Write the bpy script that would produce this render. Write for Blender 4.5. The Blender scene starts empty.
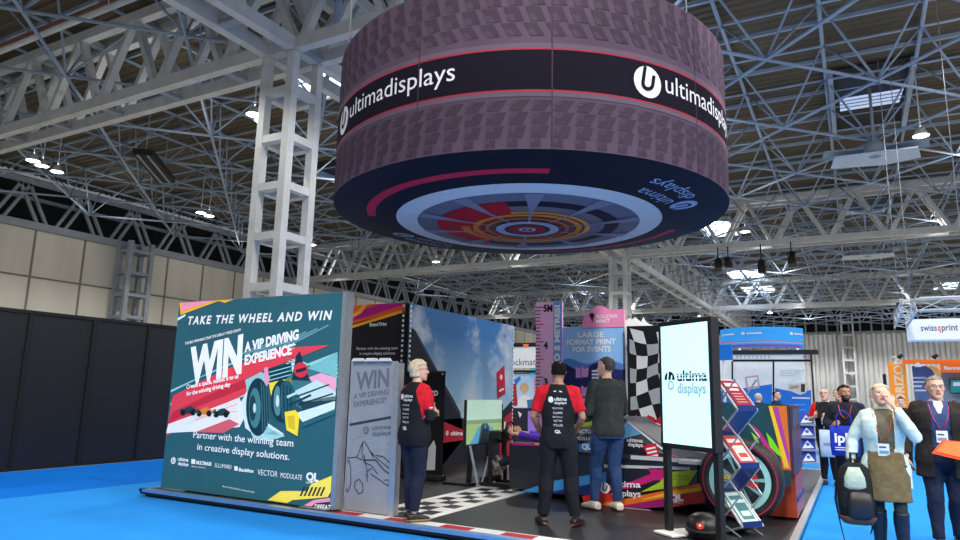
import bpy, bmesh, math, random
from mathutils import Vector, Matrix, noise
random.seed(11)
SC = bpy.context.scene
COL = SC.collection
PI = math.pi
R = math.radians
V3 = Vector

# ------------------------------------------------------------------ camera numbers
FPX = 680.0
PITCH, YAW, ROLL, EYE = R(10.2), R(28.8), R(1.3), 1.5
_cy, _sy, _cp, _sp = math.cos(YAW), math.sin(YAW), math.cos(PITCH), math.sin(PITCH)
FWD = V3((-_sy*_cp, _cy*_cp, _sp))
_r, _u = V3((_cy, _sy, 0)), V3((_sy*_sp, -_cy*_sp, _cp))
RGT = _r*math.cos(ROLL) + _u*math.sin(ROLL)
UPV = _u*math.cos(ROLL) - _r*math.sin(ROLL)
CAMP = V3((0, 0, EYE))

def ray(x, y):
    return FWD + RGT*((x-480)/FPX) - UPV*((y-270)/FPX)
def atz(x, y, z):
    d = ray(x, y); return CAMP + d*((z-EYE)/d.z)
def atX(x, y, X):
    d = ray(x, y); return CAMP + d*(X/d.x)
def atY(x, y, Y):
    d = ray(x, y); return CAMP + d*(Y/d.y)
def atP(x, y, O, N):
    d = ray(x, y); return CAMP + d*((O-CAMP).dot(N)/d.dot(N))

# ------------------------------------------------------------------ materials
def lin(c):
    c = c/255.0
    return c/12.92 if c <= .04045 else ((c+.055)/1.055)**2.4
def rgb(c):
    return (lin(c[0]), lin(c[1]), lin(c[2]), 1)
MATS = {}
def mat(name, col, rough=.6, metal=0, emit=0, var=.08, scale=6, bump=0, bscale=40, spec=.5, alpha=1, trans=0, stretch=(1,1,1), emcol=None):
    if name in MATS: return MATS[name]
    m = bpy.data.materials.new(name); m.use_nodes = True
    nt = m.node_tree; n = nt.nodes; l = nt.links
    b = n['Principled BSDF']
    c = rgb(col)
    b.inputs['Roughness'].default_value = rough
    b.inputs['Metallic'].default_value = metal
    b.inputs['Specular IOR Level'].default_value = spec
    b.inputs['Alpha'].default_value = alpha
    b.inputs['Transmission Weight'].default_value = trans
    tc = n.new('ShaderNodeTexCoord')
    mp = n.new('ShaderNodeMapping'); mp.inputs['Scale'].default_value = stretch
    l.new(tc.outputs['Object'], mp.inputs['Vector'])
    if var:
        t = n.new('ShaderNodeTexNoise'); t.inputs['Scale'].default_value = scale; t.inputs['Detail'].default_value = 5
        l.new(mp.outputs[0], t.inputs['Vector'])
        mr = n.new('ShaderNodeMapRange'); mr.inputs[1].default_value = .3; mr.inputs[2].default_value = .7
        mr.inputs[3].default_value = 1-var; mr.inputs[4].default_value = 1+var
        l.new(t.outputs['Fac'], mr.inputs[0])
        mx = n.new('ShaderNodeMix'); mx.data_type = 'RGBA'; mx.blend_type = 'MULTIPLY'; mx.inputs[0].default_value = 1
        mx.inputs[6].default_value = c
        l.new(mr.outputs[0], mx.inputs[7])
        l.new(mx.outputs[2], b.inputs['Base Color'])
    else:
        b.inputs['Base Color'].default_value = c
    if bump:
        t2 = n.new('ShaderNodeTexNoise'); t2.inputs['Scale'].default_value = bscale; t2.inputs['Detail'].default_value = 4
        l.new(mp.outputs[0], t2.inputs['Vector'])
        bp = n.new('ShaderNodeBump'); bp.inputs['Strength'].default_value = bump; bp.inputs['Distance'].default_value = .02
        l.new(t2.outputs['Fac'], bp.inputs['Height']); l.new(bp.outputs[0], b.inputs['Normal'])
    if emit:
        b.inputs['Emission Color'].default_value = rgb(emcol) if emcol else c
        b.inputs['Emission Strength'].default_value = emit
    MATS[name] = m
    return m
def ink(c, emit=0, rough=.65):
    """printed vinyl / fabric ink of one colour"""
    return mat('print_%02x%02x%02x%s' % (c[0], c[1], c[2], '_lit%d' % int(emit*100) if emit else ''), c, rough, var=.04, scale=9, emit=emit, spec=.22)
def cloth(name, c, bump=.5, rough=.85):
    return mat(name, c, rough, var=.14, scale=14, bump=bump, bscale=22, spec=.25)

# ------------------------------------------------------------------ objects
OFF = {}
def meta(o, label=None, cat=None, group=None, kind=None):
    if label: o['label'] = label
    if cat: o['category'] = cat
    if group: o['group'] = group
    if kind: o['kind'] = kind
    return o
def thing(name, label, cat, loc=(0,0,0), rotz=0, group=None, local=False, kind=None):
    o = bpy.data.objects.new(name, None); COL.objects.link(o)
    o.empty_display_size = .1
    o.location = loc; o.rotation_euler = (0, 0, rotz)
    OFF[o.name] = V3((0,0,0)) if local else V3(loc)
    return meta(o, label, cat, group, kind)
def struct(name, loc=(0,0,0)):
    o = bpy.data.objects.new(name, None); COL.objects.link(o); o.location = loc; OFF[o.name] = V3(loc)
    o['kind'] = 'structure'; return o
def kids(o): return [c for c in bpy.data.objects if c.parent == o]
def copy_tree(o, parent=None, loc=None, rotz=None, label=None, ch=None):
    c = o.copy(); COL.objects.link(c)
    OFF[c.name] = OFF.get(o.name, V3((0,0,0)))
    if parent: c.parent = parent
    if loc is not None: c.location = loc
    if rotz is not None: c.rotation_euler = (0,0,rotz)
    if label: c['label'] = label
    for k in o.children: copy_tree(k, c)
    return c

class MB:
    def __init__(s):
        s.v = []; s.f = []; s.m = []; s.sm = []; s.mats = []
    def mi(s, m):
        if m not in s.mats: s.mats.append(m)
        return s.mats.index(m)
    def add(s, vs, fs, m, smooth=False):
        b = len(s.v); i = s.mi(m)
        s.v += [V3(p) for p in vs]
        for f in fs:
            s.f.append([b+k for k in f]); s.m.append(i); s.sm.append(smooth)
        return s
    def box(s, x0, x1, y0, y1, z0, z1, m):
        vs = [(x0,y0,z0),(x1,y0,z0),(x1,y1,z0),(x0,y1,z0),(x0,y0,z1),(x1,y0,z1),(x1,y1,z1),(x0,y1,z1)]
        return s.add(vs, [(3,2,1,0),(4,5,6,7),(0,1,5,4),(1,2,6,5),(2,3,7,6),(3,0,4,7)], m)
    def rbox(s, x0, x1, y0, y1, z0, z1, m, r=.01, seg=2):
        bm = bmesh.new(); bmesh.ops.create_cube(bm, size=1)
        for v in bm.verts:
            v.co = V3(((x0+x1)/2+v.co.x*(x1-x0), (y0+y1)/2+v.co.y*(y1-y0), (z0+z1)/2+v.co.z*(z1-z0)))
        bmesh.ops.bevel(bm, geom=bm.edges[:], offset=r, segments=seg, profile=.5, affect='EDGES')
        bm.verts.index_update()
        s.add([v.co.copy() for v in bm.verts], [[v.index for v in f.verts] for f in bm.faces], m, False); bm.free(); return s
    def beam(s, a, b, w, h, m, up=(0,0,1)):
        a, b = V3(a), V3(b); d = (b-a).normalized(); up = V3(up)
        if abs(d.dot(up)) > .99: up = V3((1,0,0))
        x = d.cross(up).normalized(); y = x.cross(d).normalized()
        vs = []
        for p in (a, b):
            for i, j in ((-1,-1),(1,-1),(1,1),(-1,1)): vs.append(p + x*(i*w/2) + y*(j*h/2))
        return s.add(vs, [(3,2,1,0),(4,5,6,7),(0,1,5,4),(1,2,6,5),(2,3,7,6),(3,0,4,7)], m)
    def tube(s, pts, r, m, n=8, caps=True, squash=1.0, up=None, smooth=True, close=False):
        pts = [V3(p) for p in pts]; k = len(pts)
        rs = r if isinstance(r, (list, tuple)) else [r]*k
        vs = []; nrm = None
        for i, p in enumerate(pts):
            if close: d = (pts[(i+1) % k]-pts[i-1])
            else: d = (pts[min(i+1,k-1)]-pts[max(i-1,0)])
            d.normalize()
            if nrm is None:
                ref = V3(up) if up else (V3((0,0,1)) if abs(d.z) < .9 else V3((0,1,0)))
                nrm = (ref - d*ref.dot(d)).normalized()
            else:
                nrm = (nrm - d*nrm.dot(d)).normalized()
            bi = d.cross(nrm)
            rr = rs[i]; ra, rb = rr if isinstance(rr, (list, tuple)) else (rr, rr*squash)
            for j in range(n):
                t = 2*PI*j/n; vs.append(p + nrm*(math.cos(t)*rb) + bi*(math.sin(t)*ra))
        fs = []
        for i in range(k if close else k-1):
            for j in range(n):
                a, b = i*n+j, i*n+(j+1) % n; c, d2 = ((i+1) % k)*n+(j+1) % n, ((i+1) % k)*n+j
                fs.append((a, b, c, d2))
        if caps and not close:
            fs.append(tuple(range(n-1, -1, -1))); fs.append(tuple(range((k-1)*n, k*n)))
        return s.add(vs, fs, m, smooth)
    def loft(s, rings, m, smooth=True, caps=True):
        n = len(rings[0]); vs = [p for r_ in rings for p in r_]; fs = []
        for i in range(len(rings)-1):
            for j in range(n):
                fs.append((i*n+j, i*n+(j+1) % n, (i+1)*n+(j+1) % n, (i+1)*n+j))
        if caps:
            fs.append(tuple(range(n-1,-1,-1))); fs.append(tuple(range((len(rings)-1)*n, len(rings)*n)))
        return s.add(vs, fs, m, smooth)
    def lathe(s, prof, c, ax, m, n=32, smooth=True, caps=False):
        """prof: (radius, height along axis)"""
        ax = V3(ax).normalized(); ref = V3((0,0,1)) if abs(ax.z) < .9 else V3((1,0,0))
        x = ax.cross(ref).normalized(); y = ax.cross(x); c = V3(c)
        rings = [[c + ax*h + x*(r*math.cos(2*PI*j/n)) + y*(r*math.sin(2*PI*j/n)) for j in range(n)] for r, h in prof]
        return s.loft(rings, m, smooth, caps)
    def ball(s, c, rx, ry, rz, m, n=12):
        c = V3(c); rings = []
        for i in range(1, n):
            t = PI*i/n; rings.append([c + V3((rx*math.sin(t)*math.cos(2*PI*j/16), ry*math.sin(t)*math.sin(2*PI*j/16), -rz*math.cos(t))) for j in range(16)])
        return s.loft(rings, m)
    def prism(s, poly, O, U, W, depth, m, smooth=False):
        """polygon (u,w) on plane O,U,W pushed by depth along -(U x W)"""
        O, U, W = V3(O), V3(U), V3(W); N = U.cross(W).normalized(); k = len(poly)
        vs = [O+U*a+W*b for a, b in poly] + [O+U*a+W*b-N*depth for a, b in poly]
        fs = [tuple(range(k)), tuple(range(2*k-1, k-1, -1))]
        for i in range(k): j = (i+1) % k; fs.append((i, k+i, k+j, j))
        return s.add(vs, fs, m, smooth)
    def build(s, name, parent=None, loc=None, label=None, cat=None, group=None, kind=None):
        off = V3(loc) if loc is not None else (OFF[parent.name] if parent else V3((0,0,0)))
        me = bpy.data.meshes.new(name)
        me.from_pydata([tuple(p-off) for p in s.v], [], s.f)
        for m in s.mats: me.materials.append(m)
        me.polygons.foreach_set('material_index', s.m)
        me.polygons.foreach_set('use_smooth', s.sm)
        me.update()
        o = bpy.data.objects.new(name, me); COL.objects.link(o)
        if parent: o.parent = parent
        elif loc is not None: o.location = loc
        OFF[o.name] = off
        return meta(o, label, cat, group, kind)

# ------------------------------------------------------------------ lettering
_TX = {}
def glyphs(s, bold=0, track=1):
    k = (s, bold, track)
    if k not in _TX:
        cu = bpy.data.curves.new('lettering', 'FONT'); cu.body = s; cu.size = 1; cu.offset = bold; cu.space_character = track; cu.resolution_u = 3
        ob = bpy.data.objects.new('lettering', cu)
        me = bpy.data.meshes.new_from_object(ob)
        vs = [(v.co.x, v.co.y) for v in me.vertices]; fs = [tuple(p.vertices) for p in me.polygons]
        bpy.data.objects.remove(ob); bpy.data.curves.remove(cu); bpy.data.meshes.remove(me)
        _TX[k] = (vs, fs)
    return _TX[k]
CAP = .69
class Flat:
    """flat artwork on the plane O,U,W (unit axes); layer offset along the normal"""
    def __init__(s, mb, O, U, W, step=.0025):
        s.mb = mb; s.O = V3(O); s.U = V3(U).normalized(); s.W = V3(W).normalized(); s.N = s.U.cross(s.W).normalized(); s.step = step
    def P(s, u, w, k=1): return s.O + s.U*u + s.W*w + s.N*(k*s.step)
    def px(s, x, y):
        p = atP(x, y, s.O, s.N)-s.O; return (p.dot(s.U), p.dot(s.W))
    def poly(s, pts, m, k=1):
        a = sum(pts[i][0]*pts[(i+1) % len(pts)][1]-pts[(i+1) % len(pts)][0]*pts[i][1] for i in range(len(pts)))
        if a < 0: pts = pts[::-1]
        s.mb.add([s.P(u, w, k) for u, w in pts], [tuple(range(len(pts)))], m); return s
    def pxpoly(s, pts, m, k=1, clip=None):
        q = [s.px(*p) for p in pts]
        if clip: q = [(min(max(u, clip[0]), clip[2]), min(max(w, clip[1]), clip[3])) for u, w in q]
        return s.poly(q, m, k)
    def rect(s, u0, w0, u1, w1, m, k=1): return s.poly([(u0,w0),(u1,w0),(u1,w1),(u0,w1)], m, k)
    def disc(s, u, w, r, m, k=1, n=24, r0=0, a0=0, a1=360, ry=1):
        A = [R(a0+(a1-a0)*i/n) for i in range(n+1)]
        if r0 == 0:
            pts = [(u+r*math.cos(a), w+ry*r*math.sin(a)) for a in A[:-1] + ([A[-1]] if a1-a0 < 360 else [])]
            if a1-a0 < 360: pts.append((u, w))
            return s.poly(pts, m, k)
        vs = [s.P(u+r*math.cos(a), w+ry*r*math.sin(a), k) for a in A] + [s.P(u+r0*math.cos(a), w+ry*r0*math.sin(a), k) for a in A]
        s.mb.add(vs, [(i, i+1, n+2+i, n+1+i)[::-1] for i in range(n)], m); return s
    def line(s, pts, wd, m, k=1):
        for (a, b), (c, d) in zip(pts[:-1], pts[1:]):
            L = math.hypot(c-a, d-b)
            if L < 1e-6: continue
            nx, ny = -(d-b)/L*wd/2, (c-a)/L*wd/2
            s.poly([(a+nx,b+ny),(c+nx,d+ny),(c-nx,d-ny),(a-nx,b-ny)], m, k)
        return s
    def text(s, t, u, w, h, m, k=2, al='l', width=None, shear=0, ang=0, bold=0, fn=None, track=1):
        vs, fs = glyphs(t, bold, track); sc = h/CAP
        x0 = min(p[0] for p in vs); x1 = max(p[0] for p in vs)
        sx = sc if width is None else width/(x1-x0)
        W_ = (x1-x0)*sx; dx = {'l': 0, 'c': -W_/2, 'r': -W_}[al]
        ca, sa = math.cos(R(ang)), math.sin(R(ang)); out = []
        for x, y in vs:
            a = (x-x0)*sx + dx + shear*y*sc; b = y*sc
            a, b = a*ca-b*sa, a*sa+b*ca
            out.append(fn(u+a, w+b) if fn else s.P(u+a, w+b, k))
        s.mb.add(out, fs, m); return W_
    def ptext(s, t, p0, p1, hp, m, k=2, shear=0, bold=0, al='l', track=1):
        a = s.px(*p0); b = s.px(*p1); c = s.px(p0[0], p0[1]-hp)
        return s.text(t, a[0], a[1], abs(c[1]-a[1]), m, k, width=math.hypot(b[0]-a[0], b[1]-a[1]), ang=math.degrees(math.atan2(b[1]-a[1], b[0]-a[0])), shear=shear, bold=bold, track=track)
    def plogo(s, p, rp, m, bg, k=2):
        a = s.px(*p); c = s.px(p[0], p[1]-rp); return s.logo(a[0], a[1], abs(c[1]-a[1]), m, bg, k)
    def logo(s, u, w, r, m, bg, k=2, fn=None):
        """round mark with a u cut out"""
        n = 20
        def put(pts, mm, kk):
            if fn: s.mb.add([fn(a, b, kk) for a, b in pts], [tuple(range(len(pts)))], mm)
            else: s.poly(pts, mm, kk)
        put([(u+r*math.cos(2*PI*i/n), w+r*math.sin(2*PI*i/n)) for i in range(n)], m, k)
        q = .36*r; t = .24*r
        pts = [(u-q-t/2, w+.95*r), (u-q-t/2, w-.1*r)] + [(u+(q+t/2)*math.cos(R(180+i*18)), w-.1*r+(q+t/2)*math.sin(R(180+i*18))) for i in range(1, 10)] + [(u+q+t/2, w-.1*r), (u+q+t/2, w+.5*r), (u+q-t/2, w+.5*r), (u+q-t/2, w-.1*r)] + [(u+(q-t/2)*math.cos(R(-i*18)), w-.1*r+(q-t/2)*math.sin(R(-i*18))) for i in range(1, 10)] + [(u-q+t/2, w-.1*r), (u-q+t/2, w+.95*r)]
        sk = .18
        put([(a+(b-w)*sk, b) for a, b in pts], bg, k+1)
        return s
WHITE = (235, 238, 240)
# ================================================================== people
_scr = None
def remesh(mb, vox, smooth=2, wr=0, wsc=9):
    """fuse overlapping closed lofts of one MB into one continuous skin; returns verts, faces"""
    me = bpy.data.meshes.new('tmp'); me.from_pydata([tuple(p) for p in mb.v], [], mb.f); me.update()
    bm = bmesh.new(); bm.from_mesh(me); bmesh.ops.recalc_face_normals(bm, faces=bm.faces); bm.to_mesh(me); bm.free()
    o = bpy.data.objects.new('tmp', me); COL.objects.link(o)
    md = o.modifiers.new('r', 'REMESH'); md.mode = 'VOXEL'; md.voxel_size = vox
    if smooth:
        sm = o.modifiers.new('s', 'SMOOTH'); sm.factor = .5; sm.iterations = smooth
    dg = bpy.context.evaluated_depsgraph_get(); e = o.evaluated_get(dg); m2 = e.to_mesh()
    vs = [v.co.copy() for v in m2.vertices]; ns = [v.normal.copy() for v in m2.vertices]; fs = [tuple(p.vertices) for p in m2.polygons]
    e.to_mesh_clear(); bpy.data.objects.remove(o); bpy.data.meshes.remove(me)
    if wr:
        for i, p in enumerate(vs):
            n_ = noise.noise((p.x*wsc, p.y*wsc, p.z*wsc*.6))+.5*noise.noise((p.x*wsc*2.3+7, p.y*wsc*2.3, p.z*wsc*1.6))
            vs[i] = p + ns[i]*(n_*wr)
    return vs, fs
def skin_obj(mb, name, parent, m, vox=.012, smooth=2, wr=0, regions=None, wsc=9):
    vs, fs = remesh(mb, vox, smooth, wr, wsc); out = MB()
    if regions is None: out.add(vs, fs, m, True)
    else:
        b0 = {}
        out.v = [V3(p) for p in vs]
        for f in fs:
            c = sum((vs[k] for k in f), V3())/len(f); mm = regions(c) or m
            out.f.append(list(f)); out.m.append(out.mi(mm)); out.sm.append(True)
    return out.build(name, parent)
def ering(c, hw, hd, n=20, fx=V3((1,0,0)), fy=V3((0,1,0)), pw=2.0):
    o = []
    for j in range(n):
        t = 2*PI*j/n; ct, st = math.cos(t), math.sin(t)
        o.append(c + fx*(hw*math.copysign(abs(ct)**(2/pw), ct)) + fy*(hd*math.copysign(abs(st)**(2/pw), st)))
    return o
def cap(mb, pts, rs, m, n=12, squash=1.0, up=None):
    """tapered limb with rounded ends"""
    pts = [V3(p) for p in pts]; rs = list(rs)
    d0 = (pts[0]-pts[1]).normalized(); d1 = (pts[-1]-pts[-2]).normalized()
    P_ = [pts[0]+d0*rs[0]*.8, pts[0]+d0*rs[0]*.5]+pts+[pts[-1]+d1*rs[-1]*.5, pts[-1]+d1*rs[-1]*.8]
    R_ = [rs[0]*.45, rs[0]*.85]+rs+[rs[-1]*.85, rs[-1]*.45]
    mb.tube(P_, R_, m, n, True, squash, up)
SKIN = {'a': mat('skin_fair', (222, 172, 148), .5, var=.06, scale=20), 'b': mat('skin_tan', (176, 124, 98), .5, var=.06, scale=20)}
M_LIP = mat('lip', (168, 96, 88), .5, var=0); M_EYE = mat('eye_white', (230, 228, 224), .3, var=0); M_IRIS = mat('iris_dark', (40, 34, 30), .2, var=0)
def hand(mb, Wr, d, pn, side, s, m, curl=.5, thumb_out=.6, grip=0):
    """palm + five fingers. d: direction of the hand, pn: palm normal, side: +1 when the thumb lies towards d x pn"""
    d = V3(d).normalized(); pn = V3(pn); pn = (pn-d*pn.dot(d)).normalized(); a = d.cross(pn)*side
    Wr = V3(Wr)
    ring = []
    for q, w, th in ((-.01, .026, .02), (.02, .033, .018), (.05, .041, .016), (.085, .042, .0145), (.098, .036, .011)):
        ring.append(ering(Wr+d*q*s, w*s, th*s, 12, a, pn, 2.6))
    mb.loft(ring, m)
    for k, (off, ln, r) in enumerate(((.031, .070, .0088), (.0105, .080, .0092), (-.0105, .074, .0088), (-.031, .058, .0078))):
        p = Wr+d*.083*s+a*off*s; c = curl*(1+.12*k); pts = [p-d*.02*s, p]; dd = d.copy(); L_ = ln*s
        for seg, f in enumerate((.45, .32, .23)):
            ang = c*(.55 if seg == 0 else .75)
            dd = (dd*math.cos(ang)+pn*math.sin(ang)).normalized()
            pn2 = pn
            p = p+dd*L_*f+a*off*s*.05; pts.append(p)
        cap(mb, pts, [r*s]*2+[r*s*.97, r*s*.92, r*s*.8], m, 8)
    p = Wr+d*.022*s+a*.028*s; t1 = (d*.62+a*thumb_out+pn*.35).normalized(); t2 = (d*.85+a*.25*thumb_out+pn*(.3+.4*curl)).normalized()
    cap(mb, [p-t1*.012*s, p+t1*.038*s, p+t1*.038*s+t2*.03*s, p+t1*.038*s+t2*.055*s], [.0135*s, .0115*s, .0102*s, .0085*s], m, 8)

class Body:
    """joint positions in metres for a figure facing +Y, right side +X"""
    def __init__(s, h=1.76, sex='m', lean=0.0, twist=0, stance=.1, legs=None, arms=None, head=(0, 0), shoulder=None, bulk=1.0, seated=False, hips=None):
        k = h/1.76; s.k = k; s.h = h; s.sex = sex; s.bulk = bulk
        s.sw = (.185 if sex == 'm' else .16) if shoulder is None else shoulder
        s.hip = V3(hips) if hips else V3((0, 0, .93*k))
        s.up = V3((0, math.sin(lean), math.cos(lean)))
        s.tw = twist
        s.rx = V3((math.cos(twist), math.sin(twist), 0)); s.fw = V3((-math.sin(twist), math.cos(twist), 0)) 
        f = s.fw-s.up*s.fw.dot(s.up); s.fw = f.normalized(); s.rx = s.fw.cross(s.up).normalized()
        s.yaw, s.pit = head
        s.sh = {q: s.at(.50)+s.rx*(q*(s.sw-.02)*k*1.0) for q in (-1, 1)}
        s.hj = {q: s.hip+V3((q*.092*k, 0, -.02*k)) for q in (-1, 1)}
        st = stance
        s.kn = {}; s.an = {}; s.toe = {}
        for q in (-1, 1):
            dflt = ((q*(st*.8), .02, .49*k), (q*st, 0, .085*k), V3((q*.25, 1, 0)))
            kn, an, toe = (legs or {}).get(q, dflt)
            s.kn[q] = V3(kn); s.an[q] = V3(an); s.toe[q] = V3(toe).normalized()
        s.el = {}; s.wr = {}; s.hd = {}; s.hp = {}; s.cu = {}
        for q in (-1, 1):
            a = (arms or {}).get(q)
            if a is None: a = (s.sh[q]+V3((q*.05, -.03, -.30*k)), s.sh[q]+V3((q*.06, .03, -.55*k)), V3((0, .1, -1)), V3((-q, 0, 0)), .5)
            s.el[q], s.wr[q], s.hd[q], s.hp[q], s.cu[q] = V3(a[0]), V3(a[1]), V3(a[2]), V3(a[3]), a[4]
    def at(s, t): return s.hip + s.up*(t*s.k)
    def torso(s, mb, m, off=0, z0=-.06, z1=.585, flare=0, extra=1.0):
        k = s.k; bl = s.bulk; w = 1.0 if s.sex == 'm' else .93
        prof = [(-.12, .155, .105), (-.06, .172, .118), (.03, .168, .115), (.12, .156, .108), (.2, .160, .112), (.30, .178, .122), (.38, .188, .125), (.45, .186, .115), (.50, .165, .095), (.535, .11, .075), (.565, .068, .062), (.60, .058, .058)]
        if s.sex == 'f': prof = [(z, a*(.92 if z > .25 else (1.03 if z < .05 else .9)), d*(1.0 if .25 < z < .42 else .95)) for z, a, d in prof]
        def ip(z):
            for (a, b, c), (d, e, f) in zip(prof[:-1], prof[1:]):
                if a <= z <= d: t = (z-a)/(d-a); return b+(e-b)*t, c+(f-c)*t
            return prof[0][1:] if z < prof[0][0] else prof[-1][1:]
        zs = [z0+(z1-z0)*i/14 for i in range(15)]; rings = []
        for z in zs:
            a, d = ip(z)
            b_ = bl if z < .48 else 1
            fl = flare*max(0, (.12-z))
            rings.append(ering(s.at(z)+s.fw*(.012 if .25 < z < .45 else 0)*k, (a*b_*extra+off+fl)*k, (d*b_*extra+off+fl)*k, 22, s.rx, s.fw, 2.5 if z < .47 else 2.0))
        mb.loft(rings, m)
    def arm(s, mb, m, q, off=0, t=1.0, full=True, puff=0):
        """t: 0..2 how far down (1 elbow, 2 wrist)"""
        k = s.k; A, E_, W = s.sh[q], s.el[q], s.wr[q]
        w = 1.0 if s.sex == 'm' else .88
        pts = [A-s.rx*(q*.05*k)+s.up*.0, A+ (E_-A)*.06, A+(E_-A)*.35, A+(E_-A)*.7, E_]; rs = [.052, .06, .054, .047, .043]
        pts += [E_+(W-E_)*.25, E_+(W-E_)*.6, W]; rs += [.043, .036, .028]
        tt = [0, .06, .35, .7, 1, 1.25, 1.6, 2]
        P_, R_ = [], []
        for p, r, x in zip(pts, rs, tt):
            if x <= t: P_.append(p); R_.append((r*w+off)*k)
        if tt[-1] > t and t not in tt:
            for i in range(len(tt)-1):
                if tt[i] < t < tt[i+1]:
                    f = (t-tt[i])/(tt[i+1]-tt[i]); P_.append(pts[i]+(pts[i+1]-pts[i])*f); R_.append(((rs[i]+(rs[i+1]-rs[i])*f)*w+off+puff)*k)
        mb.tube([P_[0]-(P_[1]-P_[0])*.2]+P_, [R_[0]*.6]+R_, m, 12, True)
    def leg(s, mb, m, q, off=0, t=2.0, taper=1.0, t0=0):
        k = s.k; H_, K_, A = s.hj[q], s.kn[q], s.an[q]; cb = (K_-A).normalized(); back = -s.toe[q]
        pts = [H_+V3((0, 0, .06*k)), H_, H_+(K_-H_)*.3, H_+(K_-H_)*.7, K_, K_+(A-K_)*.3+back*.018*k, K_+(A-K_)*.65+back*.006*k, A]
        rs = [.088, .094, .088, .066, .057, .058, .044, .037]; tt = [-.2, 0, .3, .7, 1, 1.3, 1.65, 2]
        P_, R_ = [], []
        for p, r, x in zip(pts, rs, tt):
            if t0 <= x <= t: P_.append(p); R_.append((r*(1 if s.sex == 'm' else 1.0)+off*(1 if x < 1 else taper))*k)
        for i in range(len(tt)-1):
            if tt[i] < t < tt[i+1]:
                f = (t-tt[i])/(tt[i+1]-tt[i]); P_.append(pts[i]+(pts[i+1]-pts[i])*f); R_.append((rs[i]+(rs[i+1]-rs[i])*f+off*taper)*k)
        mb.tube(P_, R_, m, 12, True)
    def foot(s, mb, m, q, off=0, sole=False, h=.07):
        k = s.k; A = s.an[q]; d = s.toe[q]; a = V3((d.y, -d.x, 0)).normalized(); u = V3((0, 0, 1))
        if abs(d.z) > .3: a = V3((1, 0, 0)); u = a.cross(d).normalized(); d = d.normalized()
        base = A-u*(.075*k)
        rings = []
        for x, w, hh in ((-.075, .026, .05), (-.055, .036, .075), (0, .039, .085), (.06, .044, .07), (.12, .049, .052), (.165, .044, .04), (.195, .024, .026)):
            z0 = 0; hh2 = hh+off
            c = base+d*(x*k)+u*(hh2/2*k); rings.append(ering(c, (w+off)*k, hh2/2*k, 14, a, u, 2.8))
        mb.loft(rings, m)
    def headframe(s):
        k = s.k; c = s.at(.62)+s.up*(.075*k)+s.fw*.018*k
        y = s.yaw; rx = (s.rx*math.cos(y)+s.fw*math.sin(y)).normalized(); fw = s.up.cross(rx).normalized()
        up = (s.up*math.cos(s.pit)+fw*math.sin(s.pit)).normalized(); fw = up.cross(rx).normalized()
        return c, rx, fw, up
    def hp_(s, x, y, z):
        c, rx, fw, up = s.headframe(); k = s.k; return c+rx*x*k+fw*y*k+up*z*k
    def head(s, mb, m):
        k = s.k; c, rx, fw, up = s.headframe(); w = 1 if s.sex == 'm' else .94
        cap(mb, [s.at(.53), s.at(.585), s.hp_(0, -.012, -.055)], [.06*k*w, .054*k*w, .056*k*w], m)
        rings = []
        for z, hw, f, b in ((-.118, .022, .068, .03), (-.105, .040, .082, .02), (-.085, .055, .086, -.03), (-.06, .064, .088, -.07), (-.03, .070, .090, -.088), (0, .0745, .091, -.098), (.03, .0765, .091, -.102), (.06, .075, .086, -.101), (.085, .066, .072, -.09), (.105, .048, .048, -.066), (.117, .02, .015, -.03)):
            cy = (f+b)/2; rings.append([p for p in ering(s.hp_(0, cy, z), hw*w*k, (f-b)/2*k, 22, rx, fw, 2.25)])
        mb.loft(rings, m)
        # nose, brow ridge, lips, chin, ears
        cap(mb, [s.hp_(0, .086, .012), s.hp_(0, .098, -.012), s.hp_(0, .108, -.03)], [.008*k, .0105*k, .0135*k], m, 8)
        for q in (-1, 1):
            cap(mb, [s.hp_(q*.012, .092, .022), s.hp_(q*.045, .078, .024)], [.009*k, .008*k], m, 8)
            cap(mb, [s.hp_(q*.006, .094, -.034), s.hp_(q*.013, .092, -.034)], [.0085*k]*2, m, 8)
            cap(mb, [s.hp_(q*.042, .072, -.022), s.hp_(q*.05, .058, -.03)], [.016*k, .014*k], m, 8)
            cap(mb, [s.hp_(q*.074*w, -.012, .016), s.hp_(q*.083*w, -.02, .012), s.hp_(q*.08*w, -.014, -.012), s.hp_(q*.074*w, -.006, -.026)], [.010*k, .0115*k, .010*k, .0075*k], m, 8)
        cap(mb, [s.hp_(-.018, .086, -.061), s.hp_(0, .093, -.06), s.hp_(.018, .086, -.061)], [.006*k, .0075*k, .006*k], m, 8)
        cap(mb, [s.hp_(-.015, .085, -.071), s.hp_(0, .0915, -.0715), s.hp_(.015, .085, -.071)], [.006*k, .008*k, .006*k], m, 8)
        cap(mb, [s.hp_(-.012, .074, -.104), s.hp_(.012, .074, -.104)], [.015*k]*2, m, 8)
    def body(s, root, skin, brow, vox=.0075, beard=None):
        mb = MB(); sk = SKIN[skin]
        s.torso(mb, sk, -.012)
        for q in (-1, 1):
            s.arm(mb, sk, q, -.004, 2); hand(mb, s.wr[q], s.hd[q], s.hp[q], q if True else 1, s.k*(1 if s.sex == 'm' else .92), sk, s.cu[q])
            s.leg(mb, sk, q, -.008); s.foot(mb, sk, q, -.008)
        s.head(mb, sk)
        c, rx, fw, up = s.headframe(); k = s.k
        eyes = [s.hp_(q*.032, .086, .004) for q in (-1, 1)]; mouth = s.hp_(0, .09, -.066)
        mbeard = mat('beard_'+beard[0], beard[1], .9) if beard else None
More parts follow.
